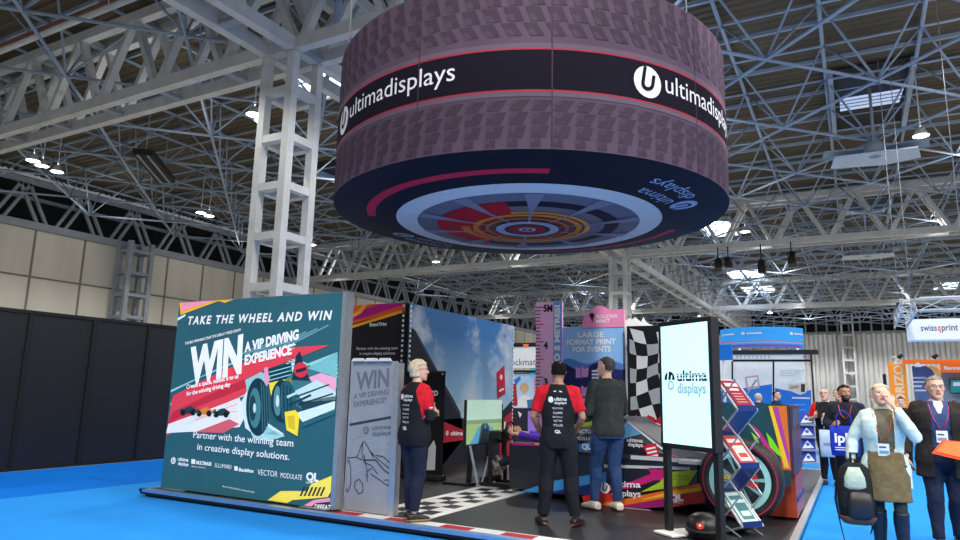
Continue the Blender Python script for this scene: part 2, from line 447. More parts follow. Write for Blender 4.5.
        def reg(p):
            v = p-c
            if v.length > .2*k: return None
            x, y, z = v.dot(rx)/k, v.dot(fw)/k, v.dot(up)/k
            if y > .05:
                if abs(x) < .023 and -.0765 < z < -.056 and y > .078: return M_LIP
                for q in (-1, 1):
                    ex = x-q*.032
                    if (ex/.0145)**2+((z-.004)/.0075)**2 < 1: return M_IRIS if abs(ex) < .0065 else M_EYE
                    if abs(ex) < .021 and .019 < z-.004*(1-abs(ex)*30) < .028: return brow
            if mbeard and y > -.005 and z < -.045 and (abs(x) > .05 or z < -.078 or (z > -.057 and z < -.048 and abs(x) < .03) or abs(x) > .026): return mbeard
            return None
        return skin_obj(mb, 'body', root, sk, vox, 1, 0, reg)
    def hair(s, root, m, style='short', name='hair', wr=.006):
        mb = MB(); k = s.k; c, rx, fw, up = s.headframe(); w = 1 if s.sex == 'm' else .95; rings = []
        low = {'short': -.035, 'bob': -.075, 'long': -.15, 'thin': -.02}[style]
        e = {'short': .009, 'bob': .017, 'long': .018, 'thin': .005}[style]
        zs = [low+(.127-low)*i/10 for i in range(11)]
        prof = ((-.118, .05, .0, -.03), (-.06, .066, .088, -.07), (-.03, .0705, .090, -.088), (0, .0745, .091, -.098), (.03, .0765, .091, -.102), (.06, .075, .086, -.101), (.085, .066, .072, -.09), (.105, .048, .048, -.066), (.117, .02, .015, -.03), (.13, .004, 0, -.01))
        for z in zs:
            for (a, b1, f1, g1), (d, b2, f2, g2) in zip(prof[:-1], prof[1:]):
                if a <= z <= d or (z < prof[0][0] and a == prof[0][0]):
                    t = max(0, (z-a)/(d-a)); hw, f, b = b1+(b2-b1)*t, f1+(f2-f1)*t, g1+(g2-g1)*t; break
            if z < 0: b = min(b, -.085 if style != 'short' and style != 'thin' else -.075+z*.5); hw = max(hw, .07)
            front = f+e if z > .072 else (.035 if z > .045 else (-.005 if style in ('short', 'thin') else .02))
            if style in ('bob', 'long') and z > .03: front = f+e*.6 if z > .05 else .045
            bk = b-e
            if style == 'short' and z < -.02: hw *= .93
            rings.append(ering(s.hp_(0, (front+bk)/2, z), (hw*w+e)*k, (front-bk)/2*k, 22, rx, fw, 2.3))
        mb.loft(rings, m)
        return skin_obj(mb, name, root, m, .008, 1, wr, None, 26)
    def shirt(s, root, name, m, off=.014, t=.75, z0=-.1, regions=None, wr=.006, puff=.006, flare=0, vox=.011, neck=.56, extra=1.0):
        mb = MB(); s.torso(mb, m, off, z0, neck, flare, extra)
        for q in (-1, 1): s.arm(mb, m, q, off, t, puff=puff)
        return skin_obj(mb, name, root, m, vox, 2, wr, regions)
    def trousers(s, root, name, m, off=.014, t=1.93, taper=1.0, wr=.006, z1=.1, regions=None):
        mb = MB(); s.torso(mb, m, off-.004, -.13, z1)
        for q in (-1, 1): s.leg(mb, m, q, off, t, taper)
        return skin_obj(mb, name, root, m, .011, 2, wr, regions)
    def shoes(s, root, m, msole, off=.006, name='shoe'):
        for q in (-1, 1):
            mb = MB(); s.foot(mb, m, q, off)
            A = s.an[q]; c0 = A.z-.075*s.k
            flat = abs(s.toe[q].z) < .3
            skin_obj(mb, name, root, m, .009, 1, 0, (lambda p: msole if p.z < c0+.026 else None) if flat else None)
    def glasses(s, root, m, name='glasses'):
        b = MB()
        for q in (-1, 1):
            cc = s.hp_(q*.033, .101, .004); c, rx, fw, up = s.headframe(); k = s.k
            b.tube([cc+rx*(.023*k*math.cos(t))+up*(.017*k*math.sin(t)) for t in [2*PI*i/12 for i in range(12)]], .002*k, m, 5, close=True)
            b.tube([s.hp_(q*.056, .1, .008), s.hp_(q*.079, .06, .01), s.hp_(q*.083, -.01, .012)], .002*k, m, 5)
        b.tube([s.hp_(-.011, .104, .008), s.hp_(.011, .104, .008)], .0026*s.k, m, 5)
        return b.build(name, root)
    def lanyard(s, root, m, zbadge=.2, dy=0, badge=True, sway=0, mb_col=(214, 228, 236)):
        b = MB(); k = s.k; g = s.fw
        Z = s.at(zbadge)+g*(.155+dy)*k+s.rx*sway*k
        for q in (-1, 1):
            pts = [s.at(.56)-g*.07*k+s.rx*q*.02*k, s.at(.555)+s.rx*q*.075*k-g*.01*k, s.at(.5)+s.rx*q*.085*k+g*(.105+dy*.4)*k, s.at(.38)+s.rx*(q*.06+sway*.4)*k+g*(.15+dy)*k, Z+s.rx*q*.008*k+s.up*.02*k]
            b.tube(pts, [.010*k]*5, m, 6, True, .3, g)
        o = b.build('lanyard', root)
        if badge:
            b = MB(); F = Flat(b, Z-s.rx*.06*k-s.up*.11*k, s.rx*-1, s.up, .003)
            b.beam(Z-s.up*.10*k, Z+s.up*.02*k, .1*k, .006, ink(mb_col), g); F2 = Flat(b, Z+s.rx*.05*k-s.up*.10*k+g*.004, -s.rx, s.up, .002)
            F2.rect(.01, .02, .09, .05, ink((120, 150, 180)), 1); F2.rect(.01, .075, .07, .09, ink((60, 80, 110)), 1)
            b.build('badge', o)
        return o
    def print_on(s, b, x, z, back=False, off=.03):
        """flat frame on chest or back"""
        g = -s.fw if back else s.fw; r = s.rx if back else -s.rx
        return Flat(b, s.at(z)+g*(.13+off)*s.k+r*x*s.k, r, s.up, .002)

def hug(root, parts, target, d, lift=.004):
    pass

M_BLK = cloth('cloth_black', (22, 24, 30)); M_TRS = cloth('trousers_black', (24, 26, 34)); M_REDC = cloth('cloth_red', (200, 24, 40)); M_NVYT = cloth('trousers_navy', (28, 34, 52))
M_JEAN = cloth('denim_blue', (42, 68, 112)); M_CHAR = cloth('knit_charcoal', (48, 54, 52)); M_WSHOE = mat('trainer_white', (220, 214, 202), .6); M_BSHOE = mat('shoe_black', (24, 24, 26), .4); M_SOLEW = mat('sole_white', (206, 204, 200), .6); M_SOLET = mat('sole_tan', (178, 140, 86), .6)
M_HBLOND = mat('hair_blonde_grey', (198, 184, 156), .7, var=.25, scale=40, bump=.6, bscale=80, stretch=(1,1,.2)); M_HDARK = mat('hair_dark', (22, 17, 15), .8, var=.25, scale=40, bump=.6, bscale=80, spec=.12); M_HGREY = mat('hair_grey', (128, 122, 114), .7, var=.3, scale=40, bump=.6, bscale=80); M_HBLK = mat('hair_grey_black', (62, 58, 54), .7, var=.3, scale=40, bump=.6, bscale=80)
M_WHT = ink((222, 224, 226))
def place(x, y, z): p = atz(x, y, z); return V3((p.x, p.y, z))
def conform(F_mb, root, garment):
    """lay a flat print onto the garment below it"""
    from mathutils.bvhtree import BVHTree
    t = BVHTree.FromPolygons([v.co for v in garment.data.vertices], [tuple(p.vertices) for p in garment.data.polygons])
    for i, p in enumerate(F_mb.v):
        h = t.find_nearest(p)
        if h[0] is not None: F_mb.v[i] = h[0]+h[1]*.004
def team_back(B, root, garment):
    def put(nm, fn):
        b = MB(); F = B.print_on(b, 0, .36, True); fn(F); conform(b, root, garment); b.build(nm, garment)
    put('logo', lambda F: F.logo(-.085, .035, .032, M_WHT, M_BLK, 1))
    put('lettering', lambda F: F.text('ultima', -.04, .03, .034, M_WHT, 1, width=.14, bold=.02)); put('lettering', lambda F: F.text('displays', -.04, -.012, .03, M_WHT, 1, width=.14, bold=.02))
    for i, (tx, wd) in enumerate((('MULTIMASK', .13), ('ELLUMARD', .11), ('Backlinx', .12), ('VECTOR', .1), ('MODULATE', .11))): put('lettering', lambda F: F.text(tx, 0, -.07-i*.045, .02, M_WHT, 1, 'c', wd))
    put('logo', lambda F: F.text('QL', 0, -.32, .032, M_WHT, 1, 'c', .07, bold=.04))

# ---------------------------------------------------------------- blonde woman in team shirt
p = place(411, 521, PZT := .1)
t = thing('person', 'blonde person with glasses in black and red team shirt, hands clasped, at the platform edge', 'person', p, R(-16), local=True)
k = 1.0
B = Body(1.77, 'f', .02, 0, .07, head=(R(-36), R(-4)), bulk=1.08,
  legs={1: ((.075, .03, .485), (.075, -.03, .085), (.3, 1, 0)), -1: ((-.07, .04, .485), (-.08, .05, .085), (-.15, 1, 0))},
  arms={1: ((.23, .02, 1.10), (.06, .25, 1.16), (-.8, .45, .25), (-.3, -.9, .2), .9), -1: ((-.22, .03, 1.11), (-.02, .25, 1.13), (.8, .45, .3), (.2, -.9, -.2), .9)})
B.body(t, 'a', M_HBLOND)
B.hair(t, M_HBLOND, 'bob')
g_ = B.shirt(t, 'team_shirt', M_BLK, .016, .72, -.14, lambda q: M_REDC if q.z > 1.1 and abs(q.x) > min(.17, .10+.28*(1.5-q.z)) else None, extra=1.04)
mb = MB()
for q in (-1, 1): B.arm(mb, M_BLK, q, .008, 1.85)
skin_obj(mb, 'undershirt_sleeves', t, M_BLK, .011, 1, .003)
team_back(B, t, g_)
for q in range(5):
    b = MB(); F = Flat(b, (.27, -.03, 1.22), (0, 1, 0), (0, 0, 1)); F.rect(0, -q*.028, .06, .012-q*.028, M_WHT); conform(b, t, g_); b.build('sleeve_lettering', g_)
B.trousers(t, 'trousers', M_NVYT, .018, 1.93, 1.1); B.shoes(t, M_BSHOE, M_SOLET); B.glasses(t, M_BLACK0 := mat('glasses_dark', (20, 18, 18), .3))

# ---------------------------------------------------------------- man with his back to us in team shirt
p = place(558, 525, .1)
t = thing('person', 'dark haired person seen from behind in black team shirt with red sleeves, legs apart', 'person', p, R(21), local=True)
B = Body(1.78, 'm', .0, 0, .16, head=(R(8), R(4)), bulk=1.03,
  legs={1: ((.14, .03, .49), (.185, -.02, .085), (.45, 1, 0)), -1: ((-.13, .03, .49), (-.165, .0, .085), (-.35, 1, 0))},
  arms={1: ((.27, -.01, 1.15), (.19, .17, .98), (-.5, .6, -.35), (-.8, -.2, -.3), .7), -1: ((-.28, .0, 1.15), (-.2, .17, .97), (.5, .6, -.35), (.8, -.2, -.3), .7)})
B.body(t, 'b', M_HDARK); B.hair(t, M_HDARK, 'short')
g_ = B.shirt(t, 'team_shirt', M_BLK, .016, .78, -.13, lambda q: M_REDC if q.z > 1.1 and abs(q.x) > min(.20, .085+.32*(1.52-q.z)) else None)
team_back(B, t, g_)
b = MB(); F = B.print_on(b, 0, .5, True); F.rect(-.05, .0, -.015, .014, M_WHT); conform(b, t, g_); b.build('collar_stripe', g_); b = MB(); F = B.print_on(b, 0, .5, True); F.rect(.015, .0, .05, .014, M_WHT); conform(b, t, g_); b.build('collar_stripe', g_)
B.trousers(t, 'trousers', M_TRS, .022, 1.96, 1.15, wr=.009); B.shoes(t, M_BSHOE, mat('sole_red', (150, 60, 50), .6))

# ---------------------------------------------------------------- grey man in charcoal jumper and jeans
p = place(609, 511, .1)
t = thing('person', 'grey haired person in charcoal jumper, blue jeans and white trainers, arms folded', 'person', p, R(50), local=True)
B = Body(1.9, 'm', .03, 0, .1, head=(R(28), R(-3)), bulk=1.05,
  legs={1: ((.11, .04, .52), (.13, .0, .09), (.2, 1, 0)), -1: ((-.1, .14, .52), (-.13, .12, .09), (-.2, 1, 0))},
  arms={1: ((.26, .05, 1.2), (.02, .24, 1.22), (-.9, .1, .1), (0, -1, 0), .4), -1: ((-.26, .05, 1.18), (-.02, .27, 1.17), (.9, .1, .1), (0, -1, 0), .4)})
B.body(t, 'a', M_HBLK); B.hair(t, M_HBLK, 'short')
B.shirt(t, 'jumper', M_CHAR, .02, 1.92, -.1, wr=.008); B.trousers(t, 'jeans', M_JEAN, .018, 1.95, wr=.009); B.shoes(t, M_WSHOE, M_SOLEW, .012)

# ---------------------------------------------------------------- driver seated in the simulator (facing -X)
t = thing('person', 'seated person in purple top and dark jeans gripping the simulator steering wheel', 'person', (-3.72, 9.75, .1), R(90), local=True)
B = Body(1.74, 'm', -.32, 0, .1, head=(0, R(-14)), hips=(0, 0, .44),
  legs={1: ((.13, .58, .62), (.13, 1.2, .3), (.05, .55, .8)), -1: ((-.13, .58, .62), (-.13, 1.2, .3), (-.05, .55, .8))},
  arms={1: ((.27, .22, .72), (.15, .93 , .80), (-.2, .75, .5), (-.9, -.1, .1), 1.25), -1: ((-.27, .22, .72), (-.15, .93, .80), (.2, .75, .5), (.9, -.1, .1), 1.25)})
B.body(t, 'a', M_HDARK); B.hair(t, M_HDARK, 'short')
B.shirt(t, 'purple_top', cloth('cloth_purple', (84, 52, 176)), .018, 1.8, -.08, wr=.007); B.trousers(t, 'jeans', cloth('denim_dark', (36, 46, 66)), .016, 1.9); B.shoes(t, mat('shoe_grey', (110, 108, 104), .6), M_SOLEW)

# ---------------------------------------------------------------- woman in pale blazer, hand over her face
p = place(893, 561, 0)
FACE = lambda p_: math.atan2(p_.x, -p_.y)   # turn a figure at p_ to face the camera
t = thing('person', 'person in pale blazer and khaki skirt covering their face with one hand while walking', 'person', p, FACE(p)+PI*0+R(180)+R(-4) if False else math.atan2(-(-p.x), -p.y)+0, local=True)
hd = V3((-p.x, -p.y, 0)).normalized(); t.rotation_euler = (0, 0, math.atan2(-hd.x, hd.y)+R(6))
B = Body(1.69, 'f', .03, 0, .09, head=(R(8), R(-20)), bulk=1.02,
  legs={1: ((.09, .03, .47), (.085, -.03, .085), (.15, 1, 0)), -1: ((-.09, .10, .47), (-.095, .08, .085), (-.1, 1, 0))},
  arms={1: ((.27, -.02, 1.12), (.30, .10, .89), (.1, .15, -1), (-1, 0, 0), .9), -1: ((-.25, .20, 1.17), (-.075, .205, 1.475), (.40, -.14, .9), (.12, -1, .1), .15)})
B.body(t, 'a', M_HBLOND); B.hair(t, M_HBLOND, 'long', wr=.01)
M_BLZ = cloth('blazer_pale', (196, 216, 210)); M_OLV = cloth('top_olive', (104, 98, 78)); M_KHA = cloth('skirt_khaki', (108, 94, 66))
B.shirt(t, 'olive_top', M_OLV, .010, .3, -.06, wr=.004)
mb = MB(); B.torso(mb, M_BLZ, .03, -.22, .555, .12)
for q in (-1, 1): B.arm(mb, M_BLZ, q, .022, 1.85)
vs, fs = remesh(mb, .011, 2, .007); out = MB()
out.v = vs; keep = []
for f in fs:   # open front of the blazer
    c = sum((vs[i] for i in f), V3())/len(f)
    wopen = .055+.02*math.sin(c.z*6)+(.05*max(0, 1.3-c.z) if c.z < 1.3 else .18*max(0, c.z-1.36))
    if c.y > .06 and abs(c.x+.01) < wopen and c.z > .66 and c.z < 1.5: continue
    out.f.append(list(f)); out.m.append(out.mi(M_BLZ)); out.sm.append(True)
o = out.build('blazer', t); sm_ = o.modifiers.new('cloth_thickness', 'SOLIDIFY'); sm_.thickness = .012
for q, z in ((1, 1.02), (1, .90), (-1, 1.02), (-1, .90)):
    b = MB(); b.ball((q*.15, .19, z), .012, .008, .012, mat('button_grey', (60, 70, 74), .4), 6); b.build('button', o)
mb = MB(); rings = []
for z, a, d in ((1.02, .155, .118), (.92, .182, .135), (.8, .2, .15), (.66, .205, .16), (.56, .205, .165)): rings.append(ering(V3((0, .03, z)), a, d, 22, pw=2.4))
mb.loft(rings, M_KHA); skin_obj(mb, 'skirt', t, M_KHA, .012, 2, .007)
mb = MB()
for q in (-1, 1): B.leg(mb, M_TRS, q, .002, 1.6)
skin_obj(mb, 'tights', t, cloth('tights_dark_green', (44, 54, 54)), .011, 1)
for q in (-1, 1):
    mb = MB(); B.leg(mb, M_BSHOE, q, .014, 2, 1.1, 1.0); B.foot(mb, M_BSHOE, q, .006); skin_obj(mb, 'boot', t, mat('boot_navy_black', (24, 28, 40), .4, bump=.3, bscale=30), .01, 1, .004)
B.lanyard(t, mat('lanyard_orange', (226, 100, 40), .6), .20, .0, True, .02)
WOMAN = t

# ---------------------------------------------------------------- older man in dark jacket with orange folder
p = place(950, 549, 0)
t = thing('person', 'grey haired person with glasses in dark jacket and blue shirt walking towards us', 'person', p, 0, local=True)
hd = V3((-p.x, -p.y, 0)).normalized(); t.rotation_euler = (0, 0, math.atan2(-hd.x, hd.y)+R(8))
B = Body(1.8, 'm', .03, 0, .09, head=(R(6), R(-4)), bulk=1.12,
  legs={1: ((.10, .10, .5), (.10, .10, .088), (.15, 1, 0)), -1: ((-.1, .04, .5), (-.11, -.1, .1), (-.1, 1, 0))},
  arms={1: ((.31, -.04, 1.15), (.33, .10, .92), (.05, .3, -1), (-1, 0, 0), .6), -1: ((-.30, .02, 1.11), (-.15, .29, 1.0), (.75, .5, -.05), (.1, -.3, 1), .7)})
B.body(t, 'a', M_HGREY); B.hair(t, M_HGREY, 'short', wr=.006)
B.shirt(t, 'blue_shirt', cloth('shirt_blue', (54, 74, 116)), .012, .3, -.1)
b = MB(); F = B.print_on(b, 0, .46); b.v = []; mb = MB(); mb.loft([ering(B.at(z)+B.fw*.012, a, d, 20) for z, a, d in ((.42, .07, .145), (.5, .07, .115), (.56, .066, .07))], M_WHT); skin_obj(mb, 'white_undershirt', t, M_WHT, .01, 1)
mb = MB(); M_JKT = cloth('jacket_dark', (40, 36, 34)); B.torso(mb, M_JKT, .034, -.22, .55, .1)
for q in (-1, 1): B.arm(mb, M_JKT, q, .026, 1.88)
vs, fs = remesh(mb, .012, 2, .009); out = MB(); out.v = vs
for f in fs:
    c = sum((vs[i] for i in f), V3())/len(f)
    if c.y > .05 and abs(c.x) < .085+(.12*max(0, c.z-1.35)) and c.z > .7: continue
    out.f.append(list(f)); out.m.append(out.mi(M_JKT)); out.sm.append(True)
o = out.build('jacket', t); sm_ = o.modifiers.new('cloth_thickness', 'SOLIDIFY'); sm_.thickness = .014
B.trousers(t, 'dark_jeans', cloth('denim_navy', (26, 33, 56)), .018, 1.95, wr=.009); B.shoes(t, M_BSHOE, M_BSHOE); B.glasses(t, mat('glasses_grey', (90, 84, 80), .3, .5))
B.lanyard(t, mat('lanyard_pink', (220, 50, 120), .6), .24, .012, True, .0, (226, 236, 240))
MAN = t; MANB = B

# ---------------------------------------------------------------- bearded man with blue tote bag
p = place(853, 505, 0)
t = thing('person', 'dark haired bearded person with orange lanyard and blue tote bag behind the blazer', 'person', p, 0, local=True)
hd = V3((-p.x, -p.y, 0)).normalized(); t.rotation_euler = (0, 0, math.atan2(-hd.x, hd.y)+R(-6))
B = Body(1.75, 'm', .02, 0, .09, head=(R(25), R(-2)), legs={1: ((.1, .1, .49), (.1, .12, .085), (.1, 1, 0)), -1: ((-.1, .02, .49), (-.1, -.1, .095), (-.1, 1, 0))},
  arms={1: ((.27, .02, 1.16), (.17, .22, 1.12), (-.4, .6, .4), (-.8, -.3, 0), .9), -1: ((-.27, -.02, 1.15), (-.29, .08, .92), (0, .2, -1), (1, 0, 0), .7)})
B.body(t, 'b', M_HDARK, beard=('dark', (40, 30, 26))); B.hair(t, M_HDARK, 'short')
B.shirt(t, 'dark_jacket', cloth('jacket_black_blue', (28, 32, 48)), .024, 1.9, -.14, wr=.008); B.trousers(t, 'trousers', M_TRS); B.shoes(t, M_BSHOE, M_BSHOE)
B.lanyard(t, mat('lanyard_red_orange', (222, 70, 60), .6), .3, .02, False); BEARD = t

# ---------------------------------------------------------------- far man in polo with red shoulders
p = place(831, 486, 0)
t = thing('person', 'person in black polo with red shoulders looking at a phone, far down the aisle', 'person', p, 0, local=True)
hd = V3((-p.x, -p.y, 0)).normalized(); t.rotation_euler = (0, 0, math.atan2(-hd.x, hd.y)+R(-12))
B = Body(1.74, 'm', .02, 0, .1, head=(R(0), R(-10)), bulk=1.08,
  arms={1: ((.27, .03, 1.14), (.13, .28, 1.2), (-.55, .4, .5), (-.3, -.9, .3), .8), -1: ((-.27, .02, 1.14), (-.1, .27, 1.16), (.5, .4, .5), (.3, -.9, .3), .8)})
B.body(t, 'a', M_HGREY); B.hair(t, M_HGREY, 'thin', wr=.004); B.glasses(t, M_BLACK0)
B.shirt(t, 'polo_shirt', M_BLK, .016, .75, -.12, lambda q: M_REDC if abs(q.x) > .15 and q.z > 1.18 else None); B.trousers(t, 'trousers', M_TRS); B.shoes(t, M_BSHOE, M_BSHOE); B.lanyard(t, M_BLK, .26, .012, True); FARM = t

# ---------------------------------------------------------------- others further back
def bystander(px, py, h, col, hair, lb, turn=0, sk='a', away=False, trs=None, style='short'):
    p = place(px, py, 0); t = thing('person', lb, 'person', p, 0, local=True)
    hd = V3((-p.x, -p.y, 0)).normalized(); t.rotation_euler = (0, 0, math.atan2(-hd.x, hd.y)+R(turn))
    B = Body(h, 'm', .01, 0, .09, head=(0, R(-6))); B.body(t, sk, hair, .009); B.hair(t, hair, style); B.shirt(t, 'jacket', cloth('cloth_%d_%d_%d' % col, col), .02, 1.9, -.14); B.trousers(t, 'trousers', trs or M_TRS); B.shoes(t, M_BSHOE, M_BSHOE); return B, t
bystander(843, 474, 1.76, (40, 44, 70), M_HGREY, 'person in dark blue jacket half hidden behind the bearded visitor', 10)
bystander(907, 470, 1.62, (34, 34, 40), M_HDARK, 'small dark haired person far behind, between the blazer and the older visitor', -5)
bystander(779, 456, 1.74, (30, 48, 86), M_HDARK, 'person in dark blue suit seen in profile in front of the white booth graphics', 75, style='thin')
bystander(761, 457, 1.66, (34, 34, 40), M_HBLOND, 'person with fair hair and dark coat seen from behind beside the suited visitor', 140)
# ================================================================== the hall
M_CARPET = mat('carpet_bright_blue', (40, 142, 228), .95, var=.05, scale=1.5, bump=.35, bscale=260, spec=.1)
M_CARPET2 = mat('carpet_deep_blue', (8, 112, 214), .95, var=.05, scale=1.5, bump=.35, bscale=260, spec=.1)
M_STEEL = mat('painted_steel_white', (208, 212, 214), .5, var=.1, scale=2)
M_STEEL2 = mat('painted_steel_grey', (150, 160, 172), .5, var=.1, scale=2)
M_TUBE = mat('painted_tube_blue_grey', (150, 170, 194), .5, var=.1, scale=1)
M_DECK = mat('roof_deck_brown_grey', (92, 84, 70), .8, var=.16, scale=.4)
M_CREAM = mat('hall_cladding_cream', (222, 219, 208), .7, var=.08, scale=.6, stretch=(1,1,.25))
M_SEAM = mat('cladding_seam_dark', (132, 130, 124), .7)
M_DARK = mat('void_black', (12, 15, 20), .9, var=.1)
M_CORR = mat('corrugated_sheet_silver', (216, 219, 222), .38, .35, var=.08, scale=.8)
M_BLACK = mat('matt_black', (14, 15, 18), .6, var=.1)
M_ALU = mat('brushed_aluminium', (190, 194, 198), .35, .7, var=.08, scale=20)

WX, BY, CZ = -47.0, 118.0, 15.3
TZ0, TZ1 = 11.75, 14.75
M_CONC = mat('hall_floor_concrete', (150, 146, 140), .7, var=.12, scale=.3)
SEAMX = -9.78
mb = MB()
mb.add([(WX, -14, 0), (34, -14, 0), (34, BY, 0), (WX, BY, 0)], [(0,1,2,3)], M_CONC)
mb.build('floor', kind='structure')
def carpet(x0, x1, y0, y1, m):
    b = MB(); b.box(x0, x1, y0, y1, .001, .006, m); b.build('floor_carpet', kind='structure', loc=((x0+x1)/2, (y0+y1)/2, 0))
carpet(SEAMX, 4.5, 2.2, 30, M_CARPET)
carpet(-12.6, SEAMX, 2.2, 16, M_CARPET2)

# ceiling: trapezoidal roof sheeting, ribs running across the hall
mb = MB(); pts = []; y = 2.0
while y < BY+1:
    pts += [(y, CZ), (y+.14, CZ), (y+.2, CZ+.07), (y+.36, CZ+.07)]; y += .42
vs = []; fs = []
for y, z in pts: vs += [(WX-1, y, z), (36, y, z)]
for i in range(len(pts)-1): fs.append((2*i, 2*i+2, 2*i+3, 2*i+1))
mb.add(vs, fs, M_DECK)
mb.build('ceiling', kind='structure')

# left hall wall
wl = struct('wall_left')
mb = MB(); mb.box(WX-.3, WX, 4, BY, 0, TZ0-.25, M_CREAM); mb.build('cladding', wl)
K = (WX/-34.0)
y = 15.2*K-3.34*6
mb = MB()
while y < BY:
    mb.box(WX, WX+.03, y-.07, y+.07, 0, TZ0-.3, M_SEAM); y += 3.34
for z in (8.3, 4.9): mb.box(WX, WX+.035, 4, BY, z-.06, z+.06, M_SEAM)
mb.build('seam_grid', wl)
mb = MB(); mb.box(WX-.1, WX+.45, 4, BY, TZ0-.35, TZ0+.1, M_STEEL2); mb.build('ledge_beam', wl)
mb = MB(); mb.box(WX-2.2, WX-2, 4, BY, TZ0-.3, CZ+.1, M_DARK); mb.build('void_backing', wl)  # black sheet standing in for the dark open void above the cladding
mb = MB(); mb.box(WX-.15, WX+.15, 4, BY, 14.4, 14.75, M_STEEL2); mb.box(WX-1.2, WX-.9, 4, BY, 13.6, 13.8, M_STEEL2); mb.build('upper_rail', wl)
y = 6.0
while y < BY-3:
    for q in (0, .6):
        mb = MB(); mb.beam((WX, y+q, TZ0), (WX, y+1.5+q, 14.5), .18, .18, M_STEEL2); mb.build('wall_brace', wl)
        mb = MB(); mb.beam((WX, y+3.4-q, TZ0), (WX, y+1.9-q, 14.5), .18, .18, M_STEEL2); mb.build('wall_brace', wl)
    y += 3.9
def lattice(name, x0, x1, y0, y1, z1, step, m, leg=.3, z0=0):
    o = struct(name, ((x0+x1)/2, (y0+y1)/2, z0))
    for x in (x0, x1):
        for y in (y0, y1):
            b = MB(); b.box(x-leg/2, x+leg/2, y-leg/2, y+leg/2, z0, z1, m); b.build('leg', o)
    z = z0+step*.9
    while z < z1-.3:
        b = MB(); t = .115
        for y in (y0, y1): b.box(x0+leg/2, x1-leg/2, y-.12, y+.12, z-t, z+t, m)
        for x in (x0, x1): b.box(x-.12, x+.12, y0+leg/2, y1-leg/2, z-t, z+t, m)
        b.box(x0+.1, x1-.1, y0+.1, y1-.1, z+.02, z+.05, M_STEEL2)
        b.build('batten', o); z += step
    return o
lattice('column_left', WX+.5, WX+1.7, 30.0, 31.7, TZ0, 1.6, M_STEEL2, .32)
lattice('column_left', WX+.5, WX+1.7, 64, 65.7, TZ0, 1.6, M_STEEL2, .32)

# far wall
wb = struct('wall_back')
mb = MB(); pts = []; x = WX
while x < 36:
    pts += [(x, BY), (x+.25, BY-.45), (x+.6, BY-.45), (x+.85, BY)]; x += 1.3
vs = []; fs = []
for x, y in pts: vs += [(x, y, 0), (x, y, TZ0-.2)]
for i in range(len(pts)-1): fs.append((2*i, 2*i+2, 2*i+3, 2*i+1))
mb.add(vs, fs, M_CORR); mb.build('corrugated_cladding', wb)
mb = MB(); mb.box(WX, 36, BY-.3, BY, TZ0-.3, TZ0+.15, M_STEEL2); mb.build('ledge_beam', wb)
mb = MB(); mb.box(WX, 36, BY+.3, BY+.4, TZ0, CZ+.1, M_DARK)
x = WX
while x < 36:
    mb.box(x, x+.26, BY, BY+.1, TZ0+.1, 14.3, M_STEEL2); x += 1.5
mb.build('louvre_strip', wb)
for x in (-15, -.6, 18.6):
    lattice('column_back', x-.75, x+.75, BY-2.4, BY-.9, TZ0+2.5, 1.9, M_STEEL, .26)

# deep box trusses standing on the lattice columns
def truss_x(y0, y1, xa, xb):
    o = struct('trim_1', ((xa+xb)/2, y0, TZ0))
    for y in (y0, y1):
        for z, nm in ((TZ0, 'lower_chord'), (TZ1, 'upper_chord')):
            b = MB(); b.box(xa, xb, y-.15, y+.15, z-.2, z+.2, M_STEEL); b.build(nm, o)
    p = 3.3; x = -14.1-p*10
    while x < xb:
        if x > xa:
            for y in (y0, y1):
                b = MB(); b.beam((x+.15, y, TZ0+.15), (x+p/2-.1, y, TZ1-.15), .26, .2, M_STEEL); b.build('brace', o)
                b = MB(); b.beam((x+p/2+.1, y, TZ1-.15), (x+p-.15, y, TZ0+.15), .26, .2, M_STEEL); b.build('brace', o)
            b = MB(); b.box(x-.14, x+.14, y0, y1, TZ0-.16, TZ0-.02, M_STEEL2); b.build('batten', o)
            b = MB(); b.box(x+p/2-.14, x+p/2+.14, y0, y1, TZ1-.1, TZ1+.1, M_STEEL2); b.build('batten', o)
        x += p
    return o
def truss_y(x0, x1, ya, yb):
    o = struct('trim_2', (x0, (ya+yb)/2, TZ0))
    for x in (x0, x1):
        for z, nm in ((TZ0, 'lower_chord'), (TZ1, 'upper_chord')):
            b = MB(); b.box(x-.15, x+.15, ya, yb, z-.2, z+.2, M_STEEL); b.build(nm, o)
    p = 3.3; y = 15.35-p*4
    while y < yb:
        if y > ya:
            for x in (x0, x1):
                b = MB(); b.beam((x, y+.15, TZ0+.15), (x, y+p/2-.1, TZ1-.15), .26, .2, M_STEEL); b.build('brace', o)
                b = MB(); b.beam((x, y+p/2+.1, TZ1-.15), (x, y+p-.15, TZ0+.15), .26, .2, M_STEEL); b.build('brace', o)
            b = MB(); b.box(x0, x1, y-.14, y+.14, TZ0-.16, TZ0-.02, M_STEEL2); b.build('batten', o)
        y += p
    return o
truss_x(14.0, 15.05, WX, 34).name = 'trim_1'
truss_x(48.0, 49.05, WX, 34).name = 'trim_2'
truss_x(82.0, 83.05, WX, 34).name = 'trim_6'
truss_y(-15.35, -14.3, 2, BY-.6).name = 'trim_3'
truss_y(18.65, 19.7, 2, BY-.6).name = 'trim_4'
for x in (-15.35, 18.65):
    for y in (14.0, 48.0, 82.0):
        lattice('column_hall', x, x+1.05, y, y+1.05, TZ0, 1.5, M_STEEL, .26)

